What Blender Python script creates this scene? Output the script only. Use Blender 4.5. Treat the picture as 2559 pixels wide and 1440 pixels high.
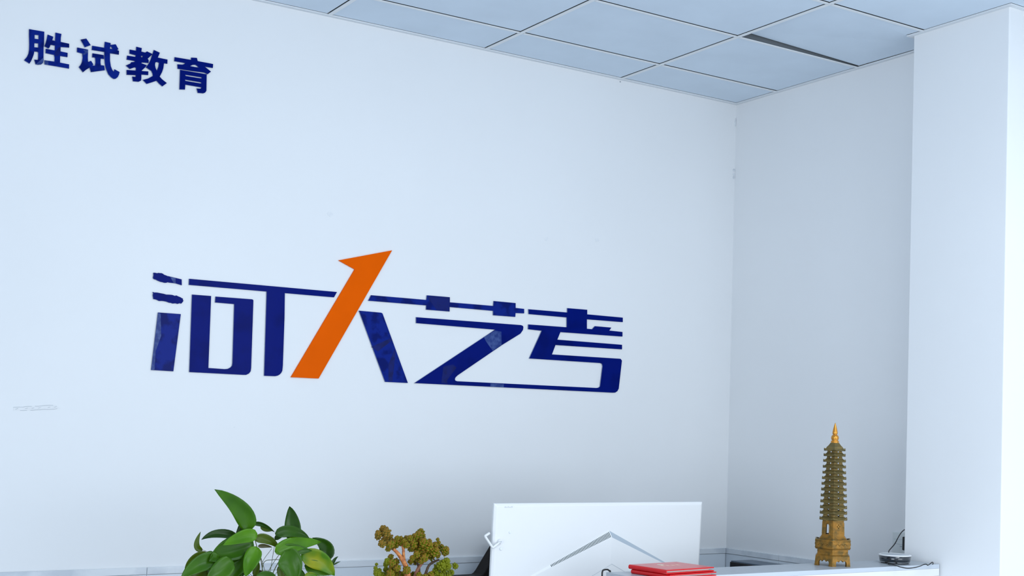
import bpy, bmesh, math, random
from mathutils import Vector, Matrix
from mathutils.geometry import tessellate_polygon

for o in list(bpy.data.objects):
    bpy.data.objects.remove(o)
S = bpy.context.scene
COL = S.collection

# ---------------------------------------------------------------- measurements (metres; back wall is y = 0, right wall is x = 0)
SIGNS = {'sheng':[[[(-2.7042,2.5757),(-2.6625,2.5762),(-2.6619,2.54),(-2.6628,2.5301),(-2.6619,2.5013),(-2.6611,2.4937),(-2.6628,2.4856),(-2.6672,2.4805),(-2.6763,2.4779),(-2.6827,2.4781),(-2.6868,2.4909),(-2.6777,2.4916),(-2.6764,2.4947),(-2.6767,2.513),(-2.6795,2.5149),(-2.6877,2.5143),(-2.6888,2.5059),(-2.6916,2.4958),(-2.6957,2.4844),(-2.6996,2.477),(-2.7144,2.4839),(-2.7071,2.4949),(-2.7033,2.5052),(-2.702,2.517),(-2.7021,2.5323),(-2.7039,2.5609)],[(-2.6886,2.5624),(-2.6777,2.5635),(-2.6774,2.5515),(-2.6882,2.5509)],[(-2.6884,2.5383),(-2.6777,2.5394),(-2.6772,2.5274),(-2.6882,2.5263)]],[[(-2.6316,2.5798),(-2.6148,2.5791),(-2.6162,2.5681),(-2.6162,2.5555),(-2.5923,2.5546),(-2.5919,2.5435),(-2.6157,2.5409),(-2.6156,2.5278),(-2.5955,2.5272),(-2.5955,2.5149),(-2.6161,2.5145),(-2.6158,2.4951),(-2.59,2.4944),(-2.59,2.4822),(-2.6247,2.4823),(-2.658,2.4821),(-2.6589,2.4941),(-2.6312,2.4952),(-2.6312,2.5079),(-2.6333,2.5143),(-2.6565,2.5153),(-2.6565,2.5279),(-2.6315,2.5277),(-2.6316,2.5418),(-2.6436,2.542),(-2.6461,2.5342),(-2.6492,2.5302),(-2.6605,2.5344),(-2.6572,2.5447),(-2.6548,2.5568),(-2.653,2.5698),(-2.6371,2.5665),(-2.6395,2.5559),(-2.6316,2.5554),(-2.6316,2.5671)]]],'shi':[[[(-2.5603,2.573),(-2.5444,2.579),(-2.5313,2.5623),(-2.5477,2.5528)]],[[(-2.5694,2.5479),(-2.5379,2.5477),(-2.538,2.524),(-2.5371,2.5124),(-2.5352,2.5118),(-2.5286,2.5164),(-2.5211,2.5064),(-2.5243,2.5034),(-2.5167,2.5038),(-2.5156,2.5133),(-2.5165,2.526),(-2.519,2.528),(-2.5257,2.5273),(-2.5252,2.5392),(-2.4929,2.5398),(-2.4915,2.5286),(-2.5012,2.5278),(-2.5012,2.516),(-2.5,2.5083),(-2.4903,2.509),(-2.4879,2.4956),(-2.5274,2.4831),(-2.5317,2.4956),(-2.541,2.488),(-2.5502,2.4785),(-2.5625,2.4916),(-2.5576,2.4988),(-2.5541,2.5083),(-2.5527,2.5213),(-2.5541,2.5329),(-2.5693,2.5345)]],[[(-2.491,2.5798),(-2.474,2.5791),(-2.4742,2.5734),(-2.4593,2.5784),(-2.4505,2.5651),(-2.4548,2.5625),(-2.4488,2.5604),(-2.4489,2.5494),(-2.4748,2.5486),(-2.4739,2.5259),(-2.4709,2.5105),(-2.4662,2.5004),(-2.4626,2.4961),(-2.4607,2.4984),(-2.4599,2.5035),(-2.4446,2.4978),(-2.4462,2.49),(-2.4498,2.4814),(-2.4555,2.4759),(-2.4613,2.4744),(-2.4692,2.478),(-2.4773,2.4855),(-2.4836,2.4983),(-2.4869,2.5086),(-2.4887,2.5182),(-2.4902,2.5328),(-2.4913,2.5495),(-2.5274,2.5487),(-2.5269,2.5611),(-2.4918,2.5618),(-2.4916,2.5703)],[(-2.475,2.569),(-2.4716,2.5686),(-2.468,2.5623),(-2.4753,2.5619)]]],'jiao':[[[(-2.3983,2.5824),(-2.3818,2.5815),(-2.3829,2.5707),(-2.3713,2.5699),(-2.366,2.5744),(-2.3487,2.5695),(-2.3554,2.5617),(-2.3631,2.5527),(-2.36,2.5487),(-2.3602,2.5404),(-2.3797,2.5386),(-2.3816,2.5357),(-2.3649,2.5327),(-2.3711,2.5235),(-2.3798,2.5138),(-2.3787,2.5125),(-2.3597,2.5149),(-2.3598,2.5038),(-2.3803,2.5017),(-2.3799,2.4907),(-2.3806,2.4835),(-2.3875,2.4788),(-2.4043,2.4773),(-2.4073,2.4909),(-2.3969,2.4917),(-2.3966,2.4973),(-2.4237,2.4935),(-2.4243,2.5079),(-2.3971,2.5108),(-2.3969,2.5188),(-2.4009,2.5201),(-2.415,2.5126),(-2.4272,2.5204),(-2.4141,2.5288),(-2.4118,2.5332),(-2.4005,2.5363),(-2.4026,2.5389),(-2.4254,2.5388),(-2.4244,2.551),(-2.4001,2.5514),(-2.3988,2.5567),(-2.4177,2.5582),(-2.4177,2.5703),(-2.3988,2.5703)],[(-2.3834,2.558),(-2.3774,2.5586),(-2.3802,2.5531),(-2.3833,2.5545)]],[[(-2.3456,2.5827),(-2.3272,2.5776),(-2.3327,2.5618),(-2.3031,2.5611),(-2.3032,2.5484),(-2.3134,2.5481),(-2.3149,2.5325),(-2.3185,2.5197),(-2.325,2.5053),(-2.3177,2.4985),(-2.3026,2.4894),(-2.3159,2.477),(-2.3263,2.4838),(-2.3342,2.4911),(-2.3475,2.4842),(-2.3634,2.4764),(-2.3753,2.4864),(-2.36,2.4931),(-2.3457,2.5037),(-2.347,2.5106),(-2.3508,2.518),(-2.3672,2.5257),(-2.3587,2.5398),(-2.3541,2.5518),(-2.3491,2.5689)],[(-2.3397,2.5458),(-2.3342,2.5483),(-2.3286,2.5463),(-2.3301,2.5339),(-2.3342,2.521),(-2.3381,2.5284),(-2.3404,2.5381)]]],'yu':[[[(-2.2818,2.5725),(-2.2305,2.5735),(-2.2308,2.5805),(-2.2127,2.5829),(-2.2099,2.5735),(-2.161,2.5733),(-2.1615,2.5609),(-2.1872,2.5605),(-2.1669,2.5485),(-2.1772,2.5386),(-2.188,2.5419),(-2.2284,2.5399),(-2.2711,2.5389),(-2.2725,2.5522),(-2.2574,2.554),(-2.2518,2.5564),(-2.2482,2.5604),(-2.2823,2.5603)],[(-2.2332,2.5537),(-2.2252,2.5593),(-2.2167,2.5609),(-2.2118,2.5589),(-2.2058,2.5539)]],[[(-2.2635,2.5369),(-2.1801,2.5379),(-2.1797,2.5115),(-2.1792,2.4869),(-2.1829,2.4806),(-2.1886,2.4773),(-2.2059,2.4758),(-2.2102,2.4888),(-2.1977,2.4899),(-2.195,2.4947),(-2.2458,2.4945),(-2.2462,2.4793),(-2.2632,2.4769),(-2.2633,2.5064)],[(-2.2474,2.5248),(-2.1966,2.5257),(-2.195,2.5221),(-2.2458,2.5213)],[(-2.2473,2.5097),(-2.1965,2.51),(-2.1964,2.5063),(-2.2462,2.5061)]]],'he':[[[(-2.3224,1.9108),(-2.3198,1.9112),(-2.3145,1.911),(-2.3119,1.9103),(-2.3064,1.912),(-2.3028,1.9114),(-2.2984,1.9121),(-2.2932,1.9105),(-2.2894,1.9077),(-2.2842,1.9065),(-2.2797,1.9049),(-2.2742,1.9043),(-2.2353,1.8986),(-2.2343,1.8807),(-2.2536,1.8848),(-2.2735,1.8853),(-2.2775,1.8862),(-2.282,1.884),(-2.2857,1.8836),(-2.2883,1.8836),(-2.2937,1.8848),(-2.2992,1.8853),(-2.3035,1.8866),(-2.3086,1.888),(-2.3109,1.8893),(-2.3151,1.891),(-2.3178,1.8913),(-2.3214,1.8925),(-2.323,1.8969),(-2.3218,1.9016),(-2.3219,1.9057)]],[[(-2.3221,1.8531),(-2.3172,1.8514),(-2.3131,1.8521),(-2.3072,1.852),(-2.3022,1.8514),(-2.2964,1.8508),(-2.2893,1.8501),(-2.2811,1.8484),(-2.272,1.8488),(-2.268,1.8489),(-2.2615,1.8487),(-2.2555,1.8467),(-2.2498,1.8483),(-2.243,1.8455),(-2.2381,1.8442),(-2.2335,1.8418),(-2.2289,1.8399),(-2.2292,1.8397),(-2.2294,1.8361),(-2.2272,1.8345),(-2.2281,1.8333),(-2.2284,1.8314),(-2.2299,1.8296),(-2.2317,1.8271),(-2.2342,1.8244),(-2.2387,1.8258),(-2.2447,1.8228),(-2.2517,1.8242),(-2.2572,1.8232),(-2.2603,1.8227),(-2.2658,1.8244),(-2.2677,1.8243),(-2.2706,1.8242),(-2.2798,1.827),(-2.286,1.8278),(-2.2939,1.8282),(-2.3018,1.8272),(-2.3061,1.8288),(-2.3105,1.8307),(-2.3154,1.8315),(-2.3193,1.8315),(-2.3205,1.8373),(-2.3218,1.8437),(-2.3206,1.8479)]],[[(-2.304,1.7924),(-2.2341,1.7926),(-2.2507,1.6174),(-2.3184,1.6181)]],[[(-2.2122,1.9024),(-1.7198,1.9029),(-1.7298,1.8846),(-1.9003,1.8843),(-1.8986,1.8049),(-1.8988,1.6525),(-1.9001,1.6365),(-1.9036,1.6293),(-1.9091,1.6237),(-1.9161,1.6198),(-1.9238,1.6181),(-1.9603,1.6177),(-1.9613,1.8842),(-2.2123,1.8837)]],[[(-2.2015,1.8549),(-2.1413,1.8554),(-2.142,1.6331),(-2.0906,1.6322),(-2.0799,1.6335),(-2.0711,1.6384),(-2.0666,1.6445),(-2.0655,1.6525),(-2.0663,1.8362),(-2.1278,1.8365),(-2.1271,1.8548),(-2.0082,1.8558),(-2.0044,1.8533),(-2.0041,1.6401),(-2.0055,1.6295),(-2.0108,1.6223),(-2.0197,1.6177),(-2.0288,1.6173),(-2.2012,1.6175)]]],'da':[[[(-1.7179,2.0068),(-1.5239,2.0592),(-1.7745,1.6176),(-1.87,1.6174),(-1.6588,1.9828)]],[[(-1.6388,1.8479),(-1.5572,1.8474),(-1.5521,1.8448),(-1.4491,1.6177),(-1.5347,1.6176)]]],'yikao':[[[(-1.5966,1.9025),(-1.3878,1.9035),(-1.3866,1.9193),(-1.2966,1.9202),(-1.296,1.9025),(-1.1202,1.9037),(-1.1194,1.9211),(-1.0274,1.921),(-1.0268,1.9038),(-0.9906,1.9031),(-0.99,1.8871),(-1.0267,1.8855),(-1.0272,1.8718),(-1.12,1.8709),(-1.1201,1.8863),(-1.2963,1.8863),(-1.2958,1.8708),(-1.3879,1.8703),(-1.3876,1.8848),(-1.606,1.8835)]],[[(-1.4253,1.8418),(-1.0021,1.8443),(-0.9936,1.8418),(-0.9916,1.8372),(-0.9932,1.8273),(-1.0034,1.8137),(-1.078,1.7693),(-1.257,1.6524),(-1.2647,1.6453),(-1.2671,1.6395),(-1.2651,1.6343),(-1.2585,1.6323),(-0.6615,1.6342),(-0.6515,1.6358),(-0.6456,1.6409),(-0.6365,1.7167),(-0.6393,1.7247),(-0.6469,1.7275),(-0.9632,1.7272),(-0.9123,1.83),(-0.9713,1.8315),(-0.971,1.8488),(-0.8032,1.8501),(-0.8044,1.886),(-0.9708,1.8861),(-0.9723,1.9033),(-0.8026,1.9042),(-0.8031,1.9202),(-0.7134,1.9209),(-0.7128,1.904),(-0.5479,1.9038),(-0.5474,1.8869),(-0.7137,1.8857),(-0.7126,1.851),(-0.6886,1.8506),(-0.6765,1.8628),(-0.6005,1.8627),(-0.6093,1.851),(-0.5477,1.8498),(-0.5472,1.8325),(-0.8308,1.8306),(-0.8434,1.8023),(-0.5482,1.8015),(-0.5477,1.7843),(-0.8509,1.7823),(-0.8652,1.7473),(-0.5532,1.7485),(-0.5468,1.7419),(-0.5584,1.6365),(-0.5647,1.626),(-0.5748,1.6206),(-0.585,1.6198),(-1.4239,1.6185),(-1.1093,1.8207),(-1.4246,1.8218)]]]}
SCRAPS = {'sheng':[([(-2.6624,2.5007),(-2.6611,2.4937),(-2.6628,2.4856),(-2.6672,2.4807),(-2.6763,2.478),(-2.6823,2.4784),(-2.6783,2.4828),(-2.6713,2.4908)],0),([(-2.6585,2.4932),(-2.6483,2.4936),(-2.6479,2.4823),(-2.6579,2.4823)],0),([(-2.6207,2.539),(-2.6158,2.5399),(-2.6163,2.5213),(-2.623,2.5123),(-2.6305,2.5124),(-2.6326,2.5193)],1)],'shi':[([(-2.5526,2.544),(-2.5384,2.5471),(-2.5382,2.5378),(-2.552,2.5274),(-2.5536,2.5325),(-2.5457,2.5384)],0),([(-2.5598,2.5721),(-2.5537,2.5748),(-2.5471,2.5765),(-2.5562,2.5649)],1)],'he':[([(-2.3039,1.7908),(-2.2961,1.7897),(-2.2919,1.7228),(-2.3071,1.6749),(-2.3084,1.6196),(-2.3178,1.6191)],0),([(-2.2714,1.9029),(-2.2542,1.9003),(-2.2537,1.8858),(-2.2605,1.8863)],0)],'yikao':[([(-1.1232,1.6304),(-1.0678,1.6305),(-1.0674,1.6189),(-1.1228,1.6189)],0),([(-1.1091,1.8176),(-1.0841,1.8154),(-1.0816,1.7691),(-1.118,1.7457),(-1.1461,1.7767),(-1.1556,1.7915)],0),([(-1.3143,1.6798),(-1.2757,1.6893),(-1.2623,1.6787),(-1.2998,1.6316),(-1.2951,1.6224),(-1.321,1.6231)],1),([(-1.3865,1.9148),(-1.2974,1.9183),(-1.2967,1.873),(-1.3467,1.8715)],1)],'da':[([(-1.5901,1.7312),(-1.5171,1.7654),(-1.5127,1.7582),(-1.565,1.7179)],1),([(-1.5033,1.7289),(-1.4989,1.7217),(-1.5079,1.6206),(-1.5224,1.62),(-1.5243,1.6756)],1)]}
LEDGE = [-1.3432,-0.1456,-1.1537,-0.9985,1.0853,0.0136,0.036]
ROOM = [0.2373,0.5973,0.5869,0.408,-1.0064,-1.369,0.1456,1.0267,2.8]
STRIP = [1.003,1.0137]
CAM = {'loc':[-3.4486,-3.79573,1.46312],'right':[0.842452,-0.538033,0.028182],'up':[-0.03962,-0.009702,0.999168],'back':[-0.537312,-0.842868,-0.02949],'lens':44.5897,'shift':0.10392}
MON = {'y':-0.74,'pts':{'TL':[-1.5474,1.2591],'TR':[-0.772,1.2572],'BL':[-1.5551,1.0539],'BR':[-0.7755,1.05],'A':[-1.1387,1.1749],'L':[-1.4681,1.0233],'chev':[-1.1295,1.0764],'chl':[-1.2071,1.0409],'chr':[-1.0757,1.0481],'hook0':[-1.5264,1.1513],'hook1':[-1.5539,1.135],'hook2':[-1.5815,1.1683],'hook3':[-1.5686,1.1781],'dot1':[-1.4922,1.1767],'dot2':[-1.5203,1.1307],'chip':[-1.5001,1.2508],'slit0':[-1.3452,1.0798]},'mpp':0.001195}
CERT = [[-1.2992,-1.0412,1.1093],[-1.1127,-1.0178,1.1093],[-1.1004,-1.1671,1.1093],[-1.2813,-1.18,1.1093]]
CERTH = [0.024]
PAG = {'loc':[-0.5323,-1.0614,1.0853],'m':0.0003383}
DISC = {'loc':[-0.2764,-1.0815,1.0853],'m':0.001256}
CORD1 = [[-0.2508,-1.0365,1.1066],[-0.231,-1.0175,1.1144],[-0.1999,-0.9986,1.1208],[-0.1592,-0.9797,1.1336],[-0.1241,-0.9607,1.1481],[-0.0924,-0.9418,1.1577],[-0.0587,-0.9229,1.1661],[-0.0246,-0.9039,1.1706],[0.0098,-0.885,1.1726]]
CORD2 = [[-0.3463,-1.1038,1.0935],[-0.3371,-1.1037,1.0895],[-0.3546,-1.1268,1.0875],[-0.3475,-1.1409,1.0875],[-0.3777,-1.1897,1.0875],[-0.3838,-1.222,1.0875],[-0.347,-1.2167,1.0875],[-0.287,-1.1895,1.0875],[-0.257,-1.1768,1.0895],[-0.2543,-1.1852,1.0915],[-0.2495,-1.1874,1.0885],[-0.1959,-1.1587,1.0925],[-0.2081,-1.1732,1.0925],[-0.2242,-1.1849,1.0905]]
OUT = {'a':[-0.02,-0.8905,1.1466],'b':[-0.02,-0.8967,1.1014],'pl':[0.0,-0.8427,1.1435],'pb':[0.0,-0.8442,1.0823],'l1':[0.0,-0.8584,1.1353],'l2':[-0.0,-0.8588,1.1197],'sw':[0.0,-0.8674,1.115]}
TOWER = [[-0.5087,-0.58,1.0488],[-0.4871,-0.58,1.0503],[-0.4103,-0.58,1.0493]]
CHAIR = [[-1.1443,-0.16,1.1498],[-1.1685,-0.16,1.1098],[-1.1957,-0.16,1.0701],[-1.2227,-0.16,1.0307],[-1.2526,-0.16,0.989],[-1.2757,-0.16,0.9839],[-1.3401,-0.16,0.9836],[-1.3394,-0.16,0.9619]]
TAPE = [[-2.7057,0.0,1.4924],[-2.5887,0.0,1.5034],[-2.5761,0.0,1.4934],[-2.7053,0.0,1.4822]]
MARKS = [[-1.7509,2.155],[-0.901,2.1638],[-0.6736,2.1834],[-0.9421,1.9875],[-2.0514,1.4524],[-2.6453,1.9744],[-1.3824,2.7923],[-0.585,2.7923]]
CORNER = [0.0041,2.5127]
POTHOS = [[[-2.305,-0.82,1.204],[-2.314,-0.82,1.256],[-2.407,-0.85,1.305],0.0463,'mid',0.1],[[-2.289,-0.785,1.235],[-2.298,-0.785,1.21],[-2.327,-0.785,1.189],0.0328,'dark',0.0],[[-2.325,-0.79,1.183],[-2.373,-0.79,1.205],[-2.415,-0.79,1.18],0.0231,'dark',0.4],[[-2.415,-0.8,1.156],[-2.441,-0.8,1.158],[-2.421,-0.8,1.2],0.0141,'olive',0.0],[[-2.294,-0.845,1.194],[-2.331,-0.845,1.195],[-2.391,-0.875,1.174],0.0321,'bright',0.0],[[-2.297,-0.83,1.172],[-2.361,-0.83,1.164],[-2.42,-0.86,1.134],0.058,'mid',0.0],[[-2.32,-0.825,1.163],[-2.358,-0.825,1.131],[-2.404,-0.845,1.124],0.0397,'mid',0.0],[[-2.389,-0.85,1.141],[-2.44,-0.85,1.136],[-2.492,-0.88,1.099],0.0404,'mid',0.0],[[-2.403,-0.81,1.143],[-2.439,-0.81,1.139],[-2.46,-0.81,1.108],0.0288,'olive',0.0],[[-2.36,-0.86,1.134],[-2.395,-0.86,1.111],[-2.432,-0.88,1.078],0.0451,'light',0.0],[[-2.297,-0.855,1.165],[-2.314,-0.855,1.132],[-2.336,-0.885,1.097],0.0382,'bright',0.0],[[-2.305,-0.82,1.143],[-2.333,-0.82,1.119],[-2.35,-0.82,1.081],0.04,'mid',0.0],[[-2.287,-0.8,1.217],[-2.268,-0.8,1.223],[-2.231,-0.8,1.196],0.012,'dark',0.5],[[-2.264,-0.79,1.21],[-2.256,-0.79,1.199],[-2.233,-0.79,1.198],0.0101,'olive',-0.3],[[-2.287,-0.81,1.178],[-2.256,-0.81,1.192],[-2.22,-0.81,1.155],0.0234,'olive',0.0],[[-2.277,-0.81,1.162],[-2.263,-0.81,1.165],[-2.24,-0.81,1.159],0.0095,'brown',0.0],[[-2.186,-0.81,1.174],[-2.185,-0.81,1.214],[-2.185,-0.78,1.258],0.0396,'dark',0.0],[[-2.241,-0.83,1.192],[-2.198,-0.83,1.212],[-2.163,-0.86,1.184],0.0283,'dark',0.0],[[-2.231,-0.805,1.177],[-2.218,-0.805,1.193],[-2.187,-0.805,1.201],0.0139,'dark',0.0],[[-2.243,-0.84,1.148],[-2.201,-0.84,1.176],[-2.113,-0.82,1.17],0.0376,'bright',0.0],[[-2.229,-0.835,1.156],[-2.198,-0.835,1.155],[-2.144,-0.835,1.15],0.0282,'mid',0.0],[[-2.088,-0.79,1.124],[-2.067,-0.79,1.155],[-2.124,-0.79,1.178],0.0373,'dark',0.0],[[-2.238,-0.875,1.153],[-2.207,-0.875,1.129],[-2.217,-0.895,1.074],0.0573,'mid',0.0],[[-2.171,-0.83,1.136],[-2.112,-0.83,1.135],[-2.082,-0.84,1.086],0.0478,'yellow',0.0],[[-2.158,-0.825,1.114],[-2.122,-0.825,1.105],[-2.078,-0.825,1.089],0.035,'light',0.0],[[-2.076,-0.81,1.108],[-2.075,-0.81,1.122],[-2.06,-0.81,1.131],0.0082,'dark',0.0],[[-2.074,-0.81,1.109],[-2.064,-0.81,1.115],[-2.053,-0.81,1.118],0.0036,'dark',0.0],[[-2.243,-0.84,1.079],[-2.266,-0.84,1.099],[-2.292,-0.84,1.092],0.0263,'mid',0.0],[[-2.273,-0.78,1.086],[-2.266,-0.78,1.104],[-2.262,-0.78,1.12],0.0151,'olive',0.0],[[-2.159,-0.83,1.086],[-2.14,-0.83,1.096],[-2.122,-0.83,1.082],0.0127,'yellow',0.0],[[-2.322,-0.81,1.105],[-2.34,-0.81,1.092],[-2.365,-0.81,1.074],0.0339,'dark',0.0],[[-2.254,-0.78,1.098],[-2.265,-0.78,1.082],[-2.281,-0.78,1.068],0.022,'brown',0.0],[[-2.416,-0.83,1.116],[-2.44,-0.83,1.099],[-2.454,-0.83,1.074],0.0361,'olive',0.0],[[-2.205,-0.78,1.111],[-2.196,-0.78,1.089],[-2.203,-0.78,1.064],0.0223,'olive',0.0],[[-2.373,-0.8,1.108],[-2.398,-0.8,1.1],[-2.421,-0.8,1.078],0.0275,'dark',0.0],[[-2.3,-0.79,1.115],[-2.321,-0.79,1.096],[-2.321,-0.79,1.069],0.0248,'dark',0.0],[[-2.186,-0.8,1.099],[-2.156,-0.8,1.089],[-2.145,-0.8,1.064],0.0287,'mid',0.0],[[-2.385,-0.8,1.147],[-2.407,-0.8,1.137],[-2.422,-0.8,1.118],0.0229,'mid',0.0]]
POT1 = [-2.2548,-0.8]
STEMS = [[[[-2.251,-0.79,1.07],[-2.264,-0.797,1.129],[-2.279,-0.803,1.165],[-2.292,-0.81,1.202]],0.0023],[[[-2.249,-0.79,1.07],[-2.261,-0.8,1.118],[-2.241,-0.81,1.156]],0.0014],[[[-2.242,-0.79,1.073],[-2.257,-0.8,1.111],[-2.273,-0.81,1.146]],0.0014],[[[-2.257,-0.79,1.07],[-2.256,-0.797,1.119],[-2.236,-0.803,1.127],[-2.21,-0.81,1.127]],0.0018],[[[-2.246,-0.79,1.074],[-2.239,-0.8,1.107],[-2.222,-0.81,1.139]],0.0018],[[[-2.234,-0.79,1.073],[-2.224,-0.8,1.11],[-2.214,-0.81,1.132]],0.0025],[[[-2.23,-0.79,1.069],[-2.213,-0.8,1.109],[-2.212,-0.81,1.119]],0.0014],[[[-2.238,-0.79,1.073],[-2.228,-0.795,1.163],[-2.229,-0.8,1.178],[-2.24,-0.805,1.183],[-2.246,-0.81,1.183]],0.0013],[[[-2.222,-0.79,1.145],[-2.207,-0.8,1.17],[-2.202,-0.81,1.173]],0.0014],[[[-2.18,-0.79,1.067],[-2.107,-0.8,1.082],[-2.076,-0.81,1.108]],0.0014],[[[-2.266,-0.79,1.071],[-2.337,-0.8,1.122],[-2.42,-0.81,1.158]],0.0014],[[[-2.276,-0.79,1.075],[-2.318,-0.8,1.104],[-2.341,-0.81,1.132]],0.0016],[[[-2.079,-0.79,1.087],[-2.089,-0.81,1.066]],0.0011]]
ROS = [[-1.938,-0.822,1.2,0.0109,1],[-1.954,-0.826,1.188,0.0108,1],[-1.938,-0.838,1.193,0.0119,1],[-1.913,-0.802,1.176,0.0115,1],[-1.954,-0.845,1.165,0.0102,1],[-1.954,-0.82,1.18,0.008,1],[-1.923,-0.8,1.17,0.0092,1],[-1.928,-0.841,1.162,0.0114,0],[-1.921,-0.817,1.148,0.0075,0],[-1.899,-0.814,1.163,0.0127,0],[-1.909,-0.843,1.178,0.0069,0],[-1.889,-0.826,1.175,0.0069,0],[-1.902,-0.81,1.152,0.0086,0],[-1.887,-0.822,1.164,0.0092,0],[-1.863,-0.809,1.171,0.0104,0],[-1.868,-0.837,1.177,0.0081,0],[-1.883,-0.833,1.168,0.008,0],[-1.879,-0.839,1.159,0.0092,0],[-1.844,-0.82,1.178,0.0104,0],[-1.815,-0.799,1.189,0.0094,0],[-1.831,-0.815,1.182,0.0116,0],[-1.813,-0.806,1.178,0.0082,0],[-1.853,-0.826,1.159,0.0127,0],[-1.828,-0.808,1.161,0.014,0],[-1.828,-0.84,1.165,0.0127,0],[-1.806,-0.83,1.165,0.0082,0],[-1.85,-0.811,1.146,0.0087,0],[-1.83,-0.809,1.145,0.0128,0],[-1.822,-0.824,1.149,0.014,0],[-1.812,-0.841,1.155,0.0128,0],[-1.791,-0.832,1.153,0.0117,0],[-1.783,-0.835,1.171,0.0049,0],[-1.778,-0.831,1.161,0.0064,0],[-1.756,-0.805,1.145,0.0106,0],[-1.758,-0.835,1.142,0.0111,0],[-1.741,-0.801,1.13,0.0083,0],[-1.733,-0.801,1.131,0.0059,0],[-1.794,-0.842,1.14,0.0134,0],[-1.805,-0.826,1.136,0.0128,0],[-1.823,-0.82,1.133,0.0128,0],[-1.85,-0.844,1.134,0.0098,0],[-1.776,-0.824,1.129,0.0094,0],[-1.782,-0.8,1.121,0.0112,0],[-1.825,-0.839,1.124,0.0122,0],[-1.83,-0.815,1.121,0.0111,0],[-1.86,-0.839,1.125,0.0075,0],[-1.853,-0.816,1.112,0.0075,0],[-1.829,-0.8,1.109,0.0088,0],[-1.832,-0.835,1.115,0.0081,0],[-1.761,-0.845,1.112,0.0111,2],[-1.772,-0.841,1.102,0.0128,2],[-1.772,-0.818,1.093,0.01,2],[-1.755,-0.844,1.099,0.0105,2],[-1.73,-0.841,1.099,0.0088,2],[-1.755,-0.82,1.087,0.0112,2],[-1.72,-0.799,1.076,0.0101,2],[-1.781,-0.824,1.081,0.0105,2],[-1.768,-0.825,1.074,0.0111,2],[-1.738,-0.813,1.069,0.0118,2],[-1.803,-0.84,1.077,0.0093,0],[-1.912,-0.816,1.127,0.0075,0],[-1.932,-0.836,1.118,0.0085,2],[-1.926,-0.815,1.106,0.0069,2],[-1.915,-0.797,1.091,0.0081,2],[-1.922,-0.842,1.114,0.0103,0],[-1.897,-0.817,1.114,0.0092,0],[-1.905,-0.815,1.097,0.0115,0],[-1.904,-0.838,1.099,0.0097,0],[-1.92,-0.832,1.085,0.0114,0],[-1.885,-0.795,1.078,0.0116,0],[-1.869,-0.795,1.074,0.0105,0],[-1.876,-0.839,1.093,0.0109,0],[-1.86,-0.81,1.074,0.0104,0],[-1.835,-0.797,1.074,0.0093,0],[-1.836,-0.833,1.077,0.0081,0],[-1.952,-0.814,1.108,0.0043,2],[-1.969,-0.843,1.102,0.0054,2],[-1.957,-0.827,1.087,0.0097,2],[-1.935,-0.811,1.079,0.0092,2],[-1.944,-0.815,1.092,0.0063,2],[-1.923,-0.806,1.075,0.0103,2],[-1.822,-0.841,1.073,0.0081,0]]
BRANCH = [[[[-1.865,-0.832,1.07],[-1.873,-0.832,1.098],[-1.886,-0.832,1.12],[-1.901,-0.832,1.138],[-1.913,-0.832,1.148]],[0.0098,0.0098,0.0092,0.0071,0.0063],'orange'],[[[-1.876,-0.825,1.111],[-1.879,-0.825,1.129],[-1.88,-0.825,1.146],[-1.884,-0.825,1.158]],[0.0069,0.0063,0.0055,0.0052],'orange'],[[[-1.843,-0.82,1.066],[-1.838,-0.82,1.078],[-1.83,-0.82,1.096],[-1.817,-0.82,1.111]],[0.0087,0.0081,0.007,0.0058],'pink'],[[[-1.811,-0.815,1.063],[-1.805,-0.815,1.08],[-1.796,-0.815,1.1],[-1.779,-0.815,1.11],[-1.766,-0.815,1.114]],[0.007,0.0058,0.0053,0.0047,0.0041],'brown'],[[[-1.957,-0.82,1.074],[-1.957,-0.82,1.091],[-1.955,-0.82,1.106]],[0.004,0.0034,0.0025],'brown'],[[[-1.875,-0.8,1.065],[-1.879,-0.8,1.092],[-1.896,-0.8,1.118]],[0.0052,0.0046,0.0035],'brown'],[[[-1.823,-0.81,1.093],[-1.83,-0.81,1.109],[-1.833,-0.81,1.127]],[0.0047,0.0047,0.0041],'brown']]
POT2 = [-1.8126,-0.82]

# ---------------------------------------------------------------- camera, light, exposure
cam_data = bpy.data.cameras.new('camera')
cam = bpy.data.objects.new('camera', cam_data)
COL.objects.link(cam)
cam_data.sensor_width = 36.0
cam_data.sensor_fit = 'HORIZONTAL'
cam_data.lens = CAM['lens']
cam_data.shift_y = CAM['shift']
cam_data.clip_start = .05
m = Matrix.Identity(4)
for i, k in enumerate(('right', 'up', 'back')):
    v = Vector(CAM[k]).normalized()
    for j in range(3):
        m[j][i] = v[j]
m.translation = Vector(CAM['loc'])
cam.matrix_world = m
S.camera = cam

world = bpy.data.worlds.new('daylight')
S.world = world
world.use_nodes = True
bg = world.node_tree.nodes['Background']
bg.inputs[0].default_value = (.815, .905, 1.0, 1)
bg.inputs[1].default_value = .80

def area(name, loc, rot, sx, sy, power, col):
    ld = bpy.data.lights.new(name, 'AREA')
    ld.shape = 'RECTANGLE'
    ld.size, ld.size_y, ld.energy, ld.color = sx, sy, power, col
    o = bpy.data.objects.new(name, ld)
    o.location, o.rotation_euler = loc, rot
    COL.objects.link(o)
    return o
# the glazed shop front behind the camera
area('shopfront_daylight', (-.4, -6.6, 1.7), (math.radians(90), 0, 0), 5.0, 2.6, 135, (.825, .912, 1.0))
# unseen light added on the left to brighten the right wall
area('side_fill', (-7.4, -4.4, 1.5), (math.radians(90), 0, math.radians(-80)), 3.6, 2.4, 172, (.825, .912, 1.0))
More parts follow.
